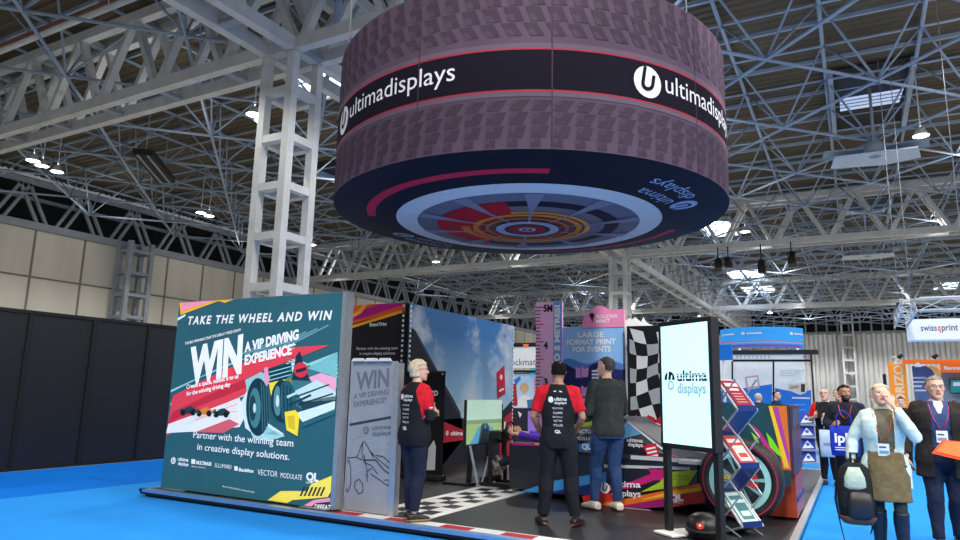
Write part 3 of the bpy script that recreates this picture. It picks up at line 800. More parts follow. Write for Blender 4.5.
# space frame under the roof sheeting: square upper grid, diagonal lower grid
sf = struct('trim_5', (0, 40, 12.5))
P = 3.25; UZ, LZ = 15.05, 12.55
def inhall(x, y): return WX-.4 < x < 33 and 4 < y < BY-1
i = -15
while i < 12:
    x = -1.9+P*(i+.5)
    if x > WX:
        b = MB(); b.tube([(x, 3, UZ), (x, BY, UZ)], .075, M_TUBE, 8); b.build('upper_tube', sf)
    i += 1
j = -6; k = 0
while 22.8+P*j < BY:
    for q in (0, .5):
        y = 22.8+P*(j+q)
        if y > 3:
            b = MB()
            if q: b.tube([(WX, y, UZ-.02), (34, y, UZ-.02)], .055, M_TUBE, 8)
            else: b.box(WX, 34, y-.05, y+.05, UZ+.08, UZ+.24, M_TUBE)
            b.build('purlin', sf)
    j += 1
lines = {}
webs = []
for i in range(-14, 12):
    for j in range(-6, 30):
        if (i+j) % 2: continue
        x, y = -1.9+P*i, 22.8+P*j
        if not inhall(x, y): continue
        lines.setdefault(('a', i-j), []).append((x, y)); lines.setdefault(('b', i+j), []).append((x, y))
        for sx in (-1, 1):
            for sy in (-1, 1):
                webs.append((math.hypot(x, y), (x, y, LZ), (x+sx*P/2, y+sy*P/2, UZ)))
for key in sorted(lines):
    pts = sorted(lines[key])
    if len(pts) > 1:
        b = MB(); b.tube([(pts[0][0], pts[0][1], LZ), (pts[-1][0], pts[-1][1], LZ)], .062, M_TUBE, 8); b.build('lower_tube', sf)
def seen(p):
    v = V3(p)-CAMP; d = v.dot(FWD)
    return d > 1 and abs(v.dot(RGT)/d)*680 < 480 and abs(v.dot(UPV)/d)*680 < 270
webs.sort(key=lambda w: (not seen(w[1]), w[0]))
rest = MB()
for n_, (d, a, c) in enumerate(webs):
    if n_ < 100:
        b = MB(); b.tube([a, c], .043, M_TUBE, 6); b.build('web_tube', sf)
    else: rest.tube([a, c], .043, M_TUBE, 5)
rest.build('web_tube', sf, kind='stuff')

M_REDP = mat('pipe_red_oxide', (130, 78, 66), .6)
for (px_, py_), z_, r_, m_, nm in (((46, 33), 13.2, .10, M_STEEL, 'service_pipe'), ((46, 27), 13.5, .06, M_REDP, 'sprinkler_pipe')):
    p_ = atz(px_, py_, z_); b = MB(); b.tube([(WX, p_.y, z_), (-17, p_.y, z_)], r_, m_, 8); b.build(nm, sf)
    for q_ in range(4):
        b = MB(); b.tube([(-20-q_*7, p_.y, z_), (-20-q_*7, p_.y, UZ)], .02, m_, 5); b.build('pipe_hanger', sf)
# rooflights (daylight through glazing in the roof)
M_DAY = mat('rooflight_glazing', (225, 238, 255), .4, var=0, emit=7.0)
M_DAY2 = mat('smoke_vent_glazing', (170, 190, 225), .4, var=0, emit=.8)
rl = [((700, 215), (735, 238)), ((727, 267), (764, 277)), ((742, 283), (775, 293)), ((300, 66), (345, 96)), ((575, 283), (600, 296)), ((935, 278), (960, 290))]
nw = 0
for (xa, ya), (xb, yb) in rl:
    a = atz(xa, (ya+yb)/2, CZ-.05); c = atz(xb, (ya+yb)/2, CZ-.05)
    cx, cy = (a.x+c.x)/2, (a.y+c.y)/2
    big = 1.6 if ya < 100 else 1; hx = min(max(abs(c.x-a.x)/2, 1.0), 2.6*big)
    near, far = atz((xa+xb)/2, ya, CZ-.05).y, atz((xa+xb)/2, yb, CZ-.05).y
    hy = min(max(abs(far-near)/2, 1.0), 2.8*big)
    nw += 1
    w = struct('window_%d' % nw, (cx, cy, CZ-.1))
    b = MB(); b.box(cx-hx, cx+hx, cy-hy, cy+hy, CZ-.12, CZ-.08, M_DAY); b.build('glazing', w)
    b = MB()
    for s_ in (-1, 1):
        b.box(cx-hx-.15, cx+hx+.15, cy+s_*hy-.08, cy+s_*hy+.08, CZ-.3, CZ, M_STEEL); b.box(cx+s_*hx-.08, cx+s_*hx+.08, cy-hy, cy+hy, CZ-.3, CZ, M_STEEL)
    b.build('frame', w)
for (xc, yc) in ((1.4, 34.0), (1.4, 55.0), (-27.5, 34.0)):
    nw += 1
    w = struct('window_%d' % nw, (xc, yc, CZ-.1))
    b = MB(); b.box(xc-1.5, xc+1.5, yc-3.6, yc+3.6, CZ-.16, CZ-.1, M_BLACK); b.build('vent_opening', w)
    b = MB()
    for s_ in (-1, 1): b.box(xc+s_*1.5-.1, xc+s_*1.5+.1, yc-3.6, yc+3.6, CZ-.5, CZ-.1, M_TUBE)
    b.build('frame', w)
    b = MB(); b.add([(xc-1.2, yc-1.9, CZ-.75), (xc+1.2, yc-1.9, CZ-.75), (xc+1.2, yc+.9, CZ-.25), (xc-1.2, yc+.9, CZ-.25)], [(0,1,2,3)], M_DAY2)
    for t in (.2, .45, .7): b.box(xc-1.2, xc+1.2, yc-1.9+2.8*t-.04, yc-1.9+2.8*t+.04, CZ-.78+.5*t, CZ-.72+.5*t, M_STEEL2)
    b.build('vent_flap', w)

# air circulation fans under the vents
M_PALE = mat('fan_panel_pale', (205, 222, 240), .5, var=.06)
for k, (xc, yc, lb) in enumerate(((1.35, 32.0, 'pale ceiling fan unit with round hub under the nearer roof vent'), (1.35, 55.0, 'pale ceiling fan unit far away under the distant roof vent'))):
    t = thing('ceiling_fan', lb, 'ceiling fan', (xc, yc, 12.0), group='ceiling fans')
    b = MB(); b.ball((xc, yc, 12.0), .42, .42, .38, M_STEEL2); b.build('hub', t)
    b = MB(); b.tube([(xc, yc, 12.3), (xc, yc, 15.1)], .06, M_STEEL2); b.build('rod', t)
    b = MB(); b.prism([(-1.5,-.9), (1.5,-.9), (1.7,.5), (.4,1.0), (-1.7,.6)], (xc, yc+.4, 11.75), (1,0,0), (0,1,0), .06, M_PALE); b.build('deflector_panel', t)
    for s_ in (-1, 1):
        b = MB(); b.prism([(.35*s_,-.25), (1.9*s_,-.5), (2.0*s_,.45), (.35*s_,.3)][::s_], (xc, yc, 12.05), (1,0,0), (0,1,0), .05, M_TUBE); b.build('blade', t)

# high bay lamps
M_LAMP = mat('lamp_lens_white', (255, 250, 240), .4, var=0, emit=14)
lampspots = [(33, 161), (42, 166), (57, 172), (201, 213), (209, 216), (312, 245), (254, 115), (262, 121), (436, 262), (921, 136), (745, 232), (770, 313), (700, 316), (507, 267)]
lampnames = ['leftmost high bay lamp of the row of three over the cream wall', 'middle high bay lamp of the row of three over the cream wall', 'right high bay lamp of the row of three over the cream wall',
 'left one of the pair of lamps left of the white lattice tower', 'right one of the pair of lamps left of the white lattice tower', 'lamp just right of the white lattice tower, below roof level',
 'large white lamp seen left behind the lattice tower', 'second white lamp behind the lattice tower', 'small far lamp below the hanging tyre sign', 'pale lamp right of the roof vent and ceiling fan, near the right edge', 'lamp beside the bright rooflight right of the tyre sign', 'distant lamp over the curved blue booth header', 'distant lamp above the totem screen', 'distant lamp below the right half of the tyre sign']
LAMPS = []
for (x, y), lb in zip(lampspots, lampnames):
    z = 11.9
    p = atz(x, y, z)
    if p.y > 110 or p.x < WX+1: p = atz(x, y, 10.0) if p.y > 110 else atX(x, y, WX+2)
    t = thing('high_bay_lamp', lb, 'lamp', p, group='high bay lamps under the roof')
    b = MB(); b.lathe([(.05, .36), (.15, .3), (.24, .1), (.3, .0)], p, (0,0,1), M_STEEL, 16); b.build('reflector', t)
    b = MB(); b.lathe([(.29, .01), (.15, -.03), (.01, -.04)], p, (0,0,1), M_LAMP, 16, caps=True); b.build('lens', t)
    b = MB(); b.tube([p+V3((0,0,.4)), V3((p.x, p.y, 14.9))], .03, M_STEEL, 6); b.build('rod', t)
    LAMPS.append(p)

# long dark heater hanging left of the tower
a = atz(143, 152, 12.2); c = atz(166, 180, 12.2)
t = thing('radiant_heater', 'long black louvred heater hanging under the roof left of the tower', 'heater', a)
d = (c-a); d.z = 0; L = d.length; d.normalize(); s_ = V3((d.y, -d.x, 0))
b = MB(); b.beam(a, a+d*L, .9, .3, M_BLACK); b.build('housing', t)
b = MB()
for q in (-.22, .22): b.beam(a+s_*q-V3((0,0,.17)), a+d*L+s_*q-V3((0,0,.17)), .1, .05, M_STEEL2)
b.build('louvre', t)
for q in (.1, .9):
    b = MB(); b.tube([a+d*L*q+V3((0,0,.15)), a+d*L*q+V3((0,0,2.9))], .025, M_TUBE, 6); b.build('hanger', t)

# small black spotlights on the far truss
for (x, y0, y1), lb in zip([(718, 259, 268), (728, 258, 267), (761, 260, 273), (791, 252, 264)], ['leftmost black spotlight under the far roof truss', 'second black spotlight from the left under the far truss', 'third black spotlight from the left under the far truss', 'rightmost black spotlight under the far roof truss']):
    p = atY(x, y0, 47.7); q = atY(x, y1, 47.7)
    t = thing('spotlight', lb, 'spotlight', (p.x, p.y, p.z), group='spotlights under the far truss')
    b = MB(); b.tube([(p.x, p.y, p.z), (p.x+.03, p.y-.1, q.z)], [.22, .26], M_BLACK, 12); b.build('lamp_body', t)
    b = MB(); b.tube([(p.x, p.y, p.z-.1), (p.x, p.y, TZ0-.1)], .04, M_BLACK, 6); b.box(p.x-.3, p.x+.3, p.y-.04, p.y+.04, p.z-.15, p.z-.08, M_BLACK); b.build('bracket', t)

# black hoarding along the left of the aisle
M_HOARD = mat('hoarding_black', (17, 20, 27), .45, var=.12, scale=1.2)
M_HFRAME = mat('hoarding_frame', (14, 16, 20), .5, .2)
HX = -12.7; y = 7.87-1.165*5; n = 0
names = {2: 'black hoarding panel beyond the left edge of the photo', 5: 'black hoarding panel right of the widest dark post', 4: 'black hoarding panel left of the widest dark post', 3: 'black hoarding panel at the left edge of the photo', 6: 'black hoarding panel next to the winning-team light box'}
for n in range(2, 8):
    ya = y+1.165*n; yb = ya+1.165
    lb = names.get(n, 'black hoarding panel hidden behind the printed light box' if n > 6 else 'black hoarding panel beyond the left edge')
    t = thing('hoarding_panel', lb, 'partition panel', (HX, (ya+yb)/2, 0), group='black hoarding panels')
    b = MB(); b.box(HX-.04, HX-.01, ya+.05, yb-.05, .04, 2.7, M_HOARD); b.build('infill', t)
    b = MB(); w = .07 if n == 5 else .035
    b.box(HX-.05, HX+.015, ya, ya+w, .0, 2.75, M_HFRAME); b.box(HX-.05, HX+.015, yb-.035, yb, 0, 2.75, M_HFRAME)
    b.box(HX-.05, HX+.015, ya+w, yb-.035, 2.69, 2.75, M_HFRAME); b.box(HX-.05, HX+.015, ya+w, yb-.035, 0, .05, M_HFRAME); b.build('frame', t)
# ================================================================== the racing stand
W_ = ink(WHITE); K_ = ink((16, 18, 24))
PX0, PX1, PY0, PY1, PZ = -8.66, -.63, 6.28, 16.0, .1
M_FLOORV = mat('stand_vinyl_charcoal', (36, 37, 41), .42, var=.1, scale=2, bump=.1, bscale=200)
M_FASCIA = mat('platform_edge_black', (18, 20, 26), .5)
M_TRIMB = mat('platform_trim_blue', (120, 160, 205), .35, .4)

t = thing('stand_platform', 'low black-edged platform with dark vinyl floor and red and white kerb edge', 'platform', (-4.6, 11, 0))
b = MB(); b.box(PX0, PX1, PY0, PY1, .04, PZ-.008, M_FASCIA); b.box(PX0+.05, PX1-.05, PY0+.05, PY1-.05, .007, .04, M_BLACK); b.build('deck', t)
b = MB(); b.box(PX0+.03, PX1-.03, PY0+.02, PY1-.02, PZ-.008, PZ-.004, M_FLOORV); b.build('vinyl_floor', t)
b = MB(); b.box(PX0-.01, PX1+.01, PY0-.012, PY0+.1, PZ-.03, PZ+.006, M_TRIMB); b.box(PX1-.06, PX1+.012, PY0-.012, PY1, PZ-.03, PZ+.006, M_ALU); b.box(PX0-.012, PX0+.05, PY0-.012, PY1, PZ-.03, PZ+.006, M_TRIMB)
b.build('edge_trim', t)
b = MB(); F = Flat(b, (0, 0, PZ-.004), (1,0,0), (0,1,0), .0015); x = -5.4; i = 0
while x < PX1-.2:
    F.rect(x, PY0+.12, min(x+.36, PX1-.1), PY0+.3, ink((176, 40, 56)) if i % 2 == 0 else ink((225, 225, 222)), 1); x += .36; i += 1
F.rect(-5.4, PY0+.3, PX1-.1, PY0+.33, ink((225, 225, 222)), 1)
b.build('kerb_stripe', t)
b = MB(); F = Flat(b, (0, 0, PZ-.004), (1,0,0), (0,1,0), .0015); wh = ink((222, 222, 218))
for xx in (-5.05, -4.33): F.rect(xx-.06, 6.7, xx+.06, 9.9, wh, 1)
y = 6.7; i = 0
while y < 9.8:
    for q in range(3):
        if (i+q) % 2 == 0: F.rect(-4.99+q*.2, y, -4.79+q*.2, y+.26, wh, 1)
    y += .26; i += 1
b.build('chequer_line', t)
b = MB(); F = Flat(b, (0, 0, PZ-.004), (1,0,0), (0,1,0), .0015)
F.pxpoly([(621, 508), (629, 503), (633, 506), (645, 508), (652, 511), (640, 510), (630, 509)], ink((150, 150, 150)), 1); b.build('scuffed_floor_print', t)

# ---------------------------------------------------------------- winning-team light box
T1 = (42, 94, 107); T2 = (14, 58, 74); CY = (150, 208, 214); PALE = (214, 234, 236); RED = (226, 66, 84); YEL = (248, 222, 60); PNK = (236, 150, 186)
def L(c): return ink(c, .3)
t = thing('light_box_wall', 'large teal light box wall reading TAKE THE WHEEL AND WIN with racing car artwork', 'display wall', (-7, 6.55, PZ))
WXa, WXb, WYf, WZ = -8.53, -5.44, 6.5, 2.69
b = MB(); b.box(WXa, WXb, WYf+.005, WYf+.14, PZ+.01, WZ, M_ALU)
b.box(WXb-.06, WXb, WYf-.004, WYf+.006, PZ+.01, WZ, M_ALU); b.build('frame', t)
b = MB()
for x in (WXa+.3, WXb-.3): b.box(x-.2, x+.2, WYf-.05, WYf+.25, PZ, PZ+.012, M_ALU)
b.build('foot_plate', t)
b = MB(); F = Flat(b, (WXa, WYf, PZ), (1,0,0), (0,0,1), .0022)
UW, UH = WXb-.06-WXa, WZ-PZ
F.rect(.0, .012, UW, UH-.006, L(T1), 1)
cl = (0.005, .02, UW-.005, UH-.01)
def P(pts, c, k=2): F.pxpoly(pts, L(c), k, cl)
for i in range(6):   # speed streaks
    y = 372+i*6.5; P([(171, y+18), (171, y+20.5), (228+i*3, y-8), (250+i*2, y-15-i)], (CY, T2, PALE)[i % 3], 2)
P([(166, 436), (173, 396), (222, 371), (283, 348), (330, 345), (300, 357), (262, 371), (250, 392), (238, 398), (205, 412)], RED, 3)
P([(173, 412), (215, 392), (262, 372), (255, 384), (200, 406), (168, 424)], (196, 44, 66), 4)
P([(166, 433), (169, 424), (205, 411), (240, 398), (247, 414), (240, 427), (205, 431)], (236, 240, 238), 4)
P([(196, 432), (230, 419), (240, 424), (224, 433)], (214, 96, 110), 5)
for i in range(6): P([(186+i*9, 424-i*4.2), (238, 399+i*4), (239, 400+i*4), (187+i*9, 425-i*4.2)], ((214, 226, 228), (240, 180, 186))[i % 2], 5)
for i in range(7): P([(236+i*9, 356-i*2), (262+i*11, 344-i*3.2), (263+i*11, 344.8-i*3.2), (237+i*9, 357.4-i*2)], (110, 160, 170), 2)
P([(242, 402), (253, 380), (264, 420), (285, 434), (262, 440), (246, 428)], PALE, 6)
P([(248, 402), (256, 390), (266, 424), (280, 435), (258, 434)], CY, 7)
for i in range(7): P([(286, 372-i*3), (338, 352+i*4), (338, 354+i*4), (288, 374-i*3)], (CY, PALE)[i % 2], 3)
P([(300, 372), (338, 352), (338, 388), (318, 384)], (120, 186, 192), 4)
def EL(cx, cy, rx, ry, c, k):
    P([(cx+rx*math.cos(2*PI*i/24), cy+ry*math.sin(2*PI*i/24)) for i in range(24)], c, k)
# rear wing, wheels, nose and front wing of the printed racing car
P([(269, 369), (292, 363), (293, 377), (271, 384)], T2, 7)
for i in range(3): P([(270, 372+i*4), (292, 366+i*4), (292, 367+i*4), (270, 373+i*4)], CY, 8)
P([(265, 368), (269, 367), (270, 384), (266, 385)], PNK, 8)
P([(270, 383), (292, 378), (294, 388), (272, 396)], YEL, 8)
P([(276, 390), (300, 366), (330, 375), (337, 382), (337, 412), (320, 415), (300, 408)], (60, 118, 130), 8)
P([(246, 380), (262, 372), (272, 376), (262, 400), (250, 404)], (150, 200, 206), 7)
EL(259, 407, 12, 29, (16, 56, 68), 8); EL(256, 408, 6, 20, (70, 128, 138), 9); EL(254, 408, 3.4, 13, (22, 66, 78), 10); EL(256, 408, 1.5, 5, (190, 220, 222), 11)
for i in range(4): P([(262+i*2.4, 382+i*3), (263+i*2.4, 382+i*3), (264.4+i*2.4, 432-i*3), (263.4+i*2.4, 432-i*3)], (60, 112, 122), 9)
P([(250, 428), (262, 436), (276, 430), (286, 436), (270, 441), (254, 438)], (168, 212, 216), 7)
EL(283, 401, 11, 21, (16, 56, 68), 9); EL(288, 401, 9, 20.5, (34, 92, 106), 10)
for i in range(4): P([(281+i*3.4, 383+i*1.2), (282+i*3.4, 383+i*1.2), (283+i*3.4, 420-i), (282+i*3.4, 420-i)], (14, 50, 62), 11)
EL(279, 401, 4, 15, (80, 140, 150), 11); EL(279, 401, 1.6, 6, (210, 226, 226), 12)
P([(288, 396), (306, 388), (307, 390), (289, 398.4)], (190, 222, 226), 12); P([(290, 404), (312, 394), (313, 396), (291, 406)], (24, 60, 74), 12)
P([(293, 380), (297, 356), (301, 351), (305, 366), (312, 381)], (24, 50, 66), 9)
EL(302, 370, 7, 7.5, (214, 52, 72), 10); P([(297, 370), (307, 367), (308, 370), (298, 373)], (24, 40, 54), 11)
P([(308, 378), (322, 373), (337, 378), (337, 394), (322, 388)], (238, 168, 196), 9)
P([(296, 391), (318, 380), (337, 392), (337, 400), (305, 402)], (196, 222, 226), 10)
P([(300, 402), (337, 396), (337, 404), (305, 412)], (28, 66, 80), 10)
for p in ([(297, 396), (330, 384), (331, 385), (298, 397.5)], [(299, 404), (334, 393), (335, 394.2), (300, 405.4)]): P(p, (20, 54, 66), 11)
P([(286, 412), (297, 410), (301, 416), (299, 436), (288, 430)], YEL, 12); P([(289, 416), (296, 415), (297, 430), (290, 427)], (220, 190, 44), 13)
P([(297, 413), (337, 401), (337, 409), (304, 422)], PALE, 11); P([(303, 423), (337, 411), (337, 414), (304, 427)], (40, 100, 112), 11)
for cx, cy, c in ((190, 410, (40, 60, 70)), (206, 411, (220, 130, 60)), (223, 412, (40, 60, 70))):
    P([(cx-8, cy+1), (cx-2, cy-3), (cx+2, cy-4), (cx+8, cy), (cx+7, cy+3), (cx-6, cy+4)], c, 7)
    for q in (-6, 4): EL(cx+q, cy+2.5, 2.6, 3, (16, 26, 34), 8)
    P([(cx-9, cy-2), (cx-6, cy-3), (cx-6, cy+2), (cx-9, cy+2)], (60, 90, 100), 8)
    P([(cx+6, cy+3), (cx+10, cy+2), (cx+10, cy+3.5), (cx+6, cy+5)], PALE, 8)
# corner flashes
P([(178, 300), (235, 297), (225, 303), (219, 301), (181, 315)], (244, 176, 60), 3); P([(183, 302), (214, 299), (182, 311)], PNK, 4); P([(178, 318), (186, 314), (186, 316), (178, 321)], PALE, 4)
P([(268, 500), (281, 491), (306, 491), (312, 484), (336, 476), (334, 492), (328, 497), (293, 500), (287, 507)], (246, 226, 92), 3)
for i in range(6): P([(300+i*4, 496), (302+i*4, 496), (306+i*4, 487), (304+i*4, 487)], (20, 50, 60), 4)
P([(304, 512), (314, 500), (334, 498), (334, 512)], PNK, 4); P([(312, 509), (316, 503), (334, 502), (334, 509)], (20, 60, 74), 5)
F.ptext('DEFEAT', (315, 508.6), (331, 509.5), 4.5, L(WHITE), 6, .2, .02)
F.ptext('TAKE THE WHEEL AND WIN', (187.5, 324.5), (331, 319.5), 7.6, L(WHITE), 5, .2, .035, track=1.3)
F.ptext('THE BIG WINNING CREATIVE DISPLAY PRIZE DRAW', (186, 345), (242, 331), 2.6, L(WHITE), 8, 0, .02)
F.ptext('WIN', (190, 383), (243, 371), 33, L((245, 248, 250)), 12, .12, .055)
F.ptext('A VIP DRIVING', (246, 352), (300, 339), 9, L((245, 248, 250)), 12, .1, .045)
F.ptext('EXPERIENCE*', (246, 365), (297, 353), 9, L((245, 248, 250)), 12, .1, .045)
F.ptext('Create a space, submit it to us', (188, 389), (240, 378), 4, L((245, 248, 250)), 12, .1, .03)
F.ptext('for the winning driving day', (188, 396), (232, 386), 4, L((245, 248, 250)), 12, .1, .03)
F.ptext('Partner with the winning team', (195, 437.5), (295, 446.5), 6.6, L(WHITE), 14, 0, .008)
F.ptext('in creative display solutions.', (199, 449.5), (291, 460), 6.6, L(WHITE), 14, 0, .008)
F.plogo((174, 460.5), 3.6, L(WHITE), L(T1), 5)
F.ptext('ultima', (178.5, 460.5), (189, 461.5), 3.4, L(WHITE), 5, 0, .03); F.ptext('displays', (178.5, 464.8), (189, 466), 3.2, L(WHITE), 5, 0, .03)
P([(192, 459), (196, 459.4), (196, 464), (192, 463.6)], WHITE, 5)
F.ptext('MULTIMASK', (197, 464), (212.5, 465.8), 3.4, L(WHITE), 5, 0, .04); F.ptext('display systems', (192, 466.8), (206, 468.4), 1.6, L(WHITE), 5)
F.ptext('ELLUMARD', (215.5, 467), (232, 469), 4, L(WHITE), 5)
P([(235, 466), (238.4, 466.4), (238.4, 470.8), (235, 470.4)], WHITE, 5); F.ptext('Backlinx', (239.5, 471), (254.5, 472.6), 3.2, L(WHITE), 5, 0, .04)
F.ptext('VECTOR', (258, 474.6), (278, 477), 5.6, L(WHITE), 5); F.ptext('MODULATE', (281, 477.4), (302.5, 480), 5, L(WHITE), 5)
F.ptext('QL', (306.5, 479.8), (319, 481.4), 7.6, L(WHITE), 5, 0, .05); F.ptext('lightboxes', (306.5, 483), (318, 484.4), 2, L(WHITE), 5)
F.ptext('See us on the stand for terms and details', (223, 486.8), (255, 493), 1.8, L(WHITE), 5)
b.build('printed_fabric', t)

# ---------------------------------------------------------------- slim grey light panel with line drawing
t = thing('slim_display_panel', 'slim grey display panel with a line drawing of a racing car on the platform edge', 'display panel', (-5.05, 6.66, PZ))
x0, x1, yf, zt = -5.39, -4.68, 6.62, 1.84
b = MB(); b.rbox(x0, x1-.06, yf, yf+.06, PZ, zt, mat('grey_backprint', (150, 154, 162), .45, var=.08, scale=3), .006); b.build('panel', t)
b = MB(); b.box(x1-.08, x1, yf-.01, yf+.09, PZ, zt-.02, M_ALU); b.box(x0-.015, x0+.01, yf-.005, yf+.065, PZ, zt, M_ALU); b.build('side_profile', t)
b = MB(); gw = mat('clip_white', (226, 228, 228), .4)
for q in (.1, .3, .5): b.prism([(x0+q-.08, zt), (x0+q+.1, zt), (x0+q+.07, zt+.035), (x0+q-.05, zt+.035)], (0, yf+.0, 0), (1,0,0), (0,0,1), -.05, gw)
b.build('top_clip', t)
b = MB(); F = Flat(b, (x0, yf, PZ), (1,0,0), (0,0,1), .0022); g1 = ink((108, 113, 126)); g2 = ink((58, 62, 76)); g3 = ink((172, 178, 186))
F.ptext('WIN', (356, 390), (389, 386), 17, g1, 2, .1, .03); F.ptext('A VIP DRIVING', (354, 399), (389, 394), 5, g1, 2, .1, .02); F.ptext('EXPERIENCE*', (354, 407), (387, 402), 5, g1, 2, .1, .02)
F.pxpoly([(347, 424), (391, 416), (391, 418.5), (347, 426.5)], g2, 2)
F.plogo((366, 430), 4, g1, ink((150, 154, 162)), 2); F.ptext('ultima', (372, 430), (391, 428.5), 4.2, g1, 2, 0, .02); F.ptext('displays', (372, 436), (391, 434.5), 4.2, g1, 2, 0, .02)
def LN(pts, w=.011, m=g2): F.line([F.px(*p) for p in pts], w, m, 2)
LN([(346, 457), (350, 458), (357, 457), (363, 442), (365, 441.5), (374, 458), (371, 452), (377, 458), (391, 470)]); LN([(357, 457), (361, 460), (364, 455), (366, 464), (368, 477)]); LN([(363, 442), (362, 455)])
LN([(346, 464), (349, 460), (351, 468), (351, 484), (348, 492), (345, 486)]); LN([(355, 482), (359, 479), (363, 484), (363, 492), (359, 494), (355, 488), (355, 482)])
LN([(363, 460), (376, 460), (384, 470), (390, 474)], .016); LN([(364, 462), (372, 466), (378, 474)]); LN([(371, 474), (380, 480), (388, 486), (390, 480), (384, 480)]); LN([(366, 474), (368, 482)]); LN([(372, 468), (367, 472)]); LN([(376, 455), (384, 457), (391, 464)])
for i in range(5): LN([(352, 474-i*9), (391, 458-i*8)], .006, g3)
b.build('line_drawing', t)

# ---------------------------------------------------------------- orange topped print wall and sky wall
def eyelets(F, u, w0, w1, k=3):
    w = w0
    while w < w1: F.rect(u-.022, w, u+.022, w+.045, ink((226, 228, 226)), k); w += .09
t = thing('print_wall', 'tall dark wall panel with orange and magenta flash at the top', 'display wall', (-7.7, 10.12, PZ))
x0, x1, yf, zt = -8.45, -7.06, 10.08, 3.07
b = MB(); b.box(x0, x1, yf, yf+.1, PZ, zt, M_BLACK); b.build('frame', t)
b = MB(); F = Flat(b, (x0, yf, PZ), (1,0,0), (0,0,1), .003); F.rect(0, 0, x1-x0, zt-PZ, ink((36, 32, 32)), 1); cl = (0, 0, x1-x0, zt-PZ-.003)
F.pxpoly([(340, 328), (352, 324), (408, 310), (408, 300), (340, 300)], ink((232, 92, 34)), 2, cl)
F.pxpoly([(340, 325), (354, 321), (408, 304), (408, 300), (380, 300), (340, 317)], ink((190, 24, 128)), 3, cl)
F.pxpoly([(340, 312), (360, 306), (372, 300), (340, 300)], ink((240, 116, 30)), 4, cl); F.pxpoly([(340, 320), (358, 311), (363, 304), (368, 302), (362, 313), (340, 323)], ink((252, 164, 48)), 5, cl)
F.pxpoly([(340, 328), (408, 309), (408, 312), (340, 331)], ink((250, 170, 50)), 5, cl)
F.ptext('Brand Print', (370, 326.5), (387, 325.5), 3.4, W_, 4, 0, .03); F.ptext('Partner with the winning team', (357, 350), (398, 349.5), 3, W_, 4); F.ptext('in creative display solutions.', (360, 355), (396, 354.5), 3, W_, 4)
F.pxpoly([(398, 416), (404, 410), (404, 470), (399, 480)], ink((120, 150, 40)), 3, cl); F.pxpoly([(396, 440), (404, 450), (403, 485), (397, 485)], ink((70, 90, 40)), 4, cl)
eyelets(F, x1-x0-.03, .1, zt-PZ-.05, 5); b.build('printed_fabric', t)

def sky_mat():
    m = bpy.data.materials.new('printed_sky_photo'); m.use_nodes = True; nt = m.node_tree; n = nt.nodes; l = nt.links; bs = n['Principled BSDF']; bs.inputs['Roughness'].default_value = .5
    tc = n.new('ShaderNodeTexCoord'); mp = n.new('ShaderNodeMapping'); mp.inputs['Location'].default_value = (0, 3.1, .4); mp.inputs['Scale'].default_value = (1, .75, 1.0); l.new(tc.outputs['Object'], mp.inputs[0])
    t1 = n.new('ShaderNodeTexNoise'); t1.inputs['Scale'].default_value = 1.0; t1.inputs['Detail'].default_value = 9; t1.inputs['Roughness'].default_value = .6; l.new(mp.outputs[0], t1.inputs['Vector'])
    sp = n.new('ShaderNodeSeparateXYZ'); l.new(tc.outputs['Object'], sp.inputs[0])
    g = n.new('ShaderNodeValToRGB'); g.color_ramp.elements[0].position = .25; g.color_ramp.elements[0].color = rgb((156, 194, 214)); g.color_ramp.elements[1].position = .85; g.color_ramp.elements[1].color = rgb((32, 98, 154))
    dv = n.new('ShaderNodeMath'); dv.operation = 'DIVIDE'; dv.inputs[1].default_value = 3.0; l.new(sp.outputs[2], dv.inputs[0]); l.new(dv.outputs[0], g.inputs[0])
    r = n.new('ShaderNodeMapRange'); r.inputs[1].default_value = .50; r.inputs[2].default_value = .66; l.new(t1.outputs['Fac'], r.inputs[0])
    mx = n.new('ShaderNodeMix'); mx.data_type = 'RGBA'; l.new(r.outputs[0], mx.inputs[0]); l.new(g.outputs[0], mx.inputs[6]); mx.inputs[7].default_value = rgb((178, 188, 198)); l.new(mx.outputs[2], bs.inputs['Base Color']); return m
t = thing('sky_wall', 'long wall printed with blue sky, clouds and a dark grandstand roof', 'display wall', (-7, 12.3, PZ))
X0 = -7.0; ya, yb, zt = 10.12, 14.45, 3.06
b = MB(); b.box(X0-.1, X0, ya, yb, PZ, zt, M_BLACK); b.build('frame', t)
b = MB(); F = Flat(b, (X0, ya, PZ), (0,1,0), (0,0,1), .003); UW, UH = yb-ya, zt-PZ; cl = (0, 0, UW, UH)
F.rect(0, 0, UW, UH, sky_mat(), 1)
D1 = ink((30, 33, 44)); D2 = ink((56, 58, 72))
F.pxpoly([(405, 330), (413, 328), (432, 362), (455, 402), (462, 420), (462, 490), (405, 500)], D1, 2, cl)
F.pxpoly([(413, 330), (415, 330), (460, 412), (461, 420)], D2, 3, cl)
F.pxpoly([(440, 420), (462, 418), (490, 424), (520, 420), (520, 465), (440, 490)], ink((40, 42, 58)), 2, cl)
F.pxpoly([(462, 440), (520, 432), (520, 470), (440, 500)], ink((28, 30, 42)), 3, cl)
F.pxpoly([(442, 421), (470, 433), (470, 439), (442, 443)], ink((176, 30, 50)), 4, cl); F.ptext('ultima', (450, 435), (462, 435), 4, W_, 5, 0, .03); F.plogo((446.5, 433), 2.6, W_, ink((176, 30, 50)), 5)
F.pxpoly([(496, 373), (504, 365), (505, 394), (497, 399)], ink((168, 24, 48)), 4, cl); F.ptext('ultima', (498.6, 392), (503.5, 389.5), 2.6, W_, 5, 0, .04); F.plogo((500.6, 377), 2.6, W_, ink((168, 24, 48)), 5)
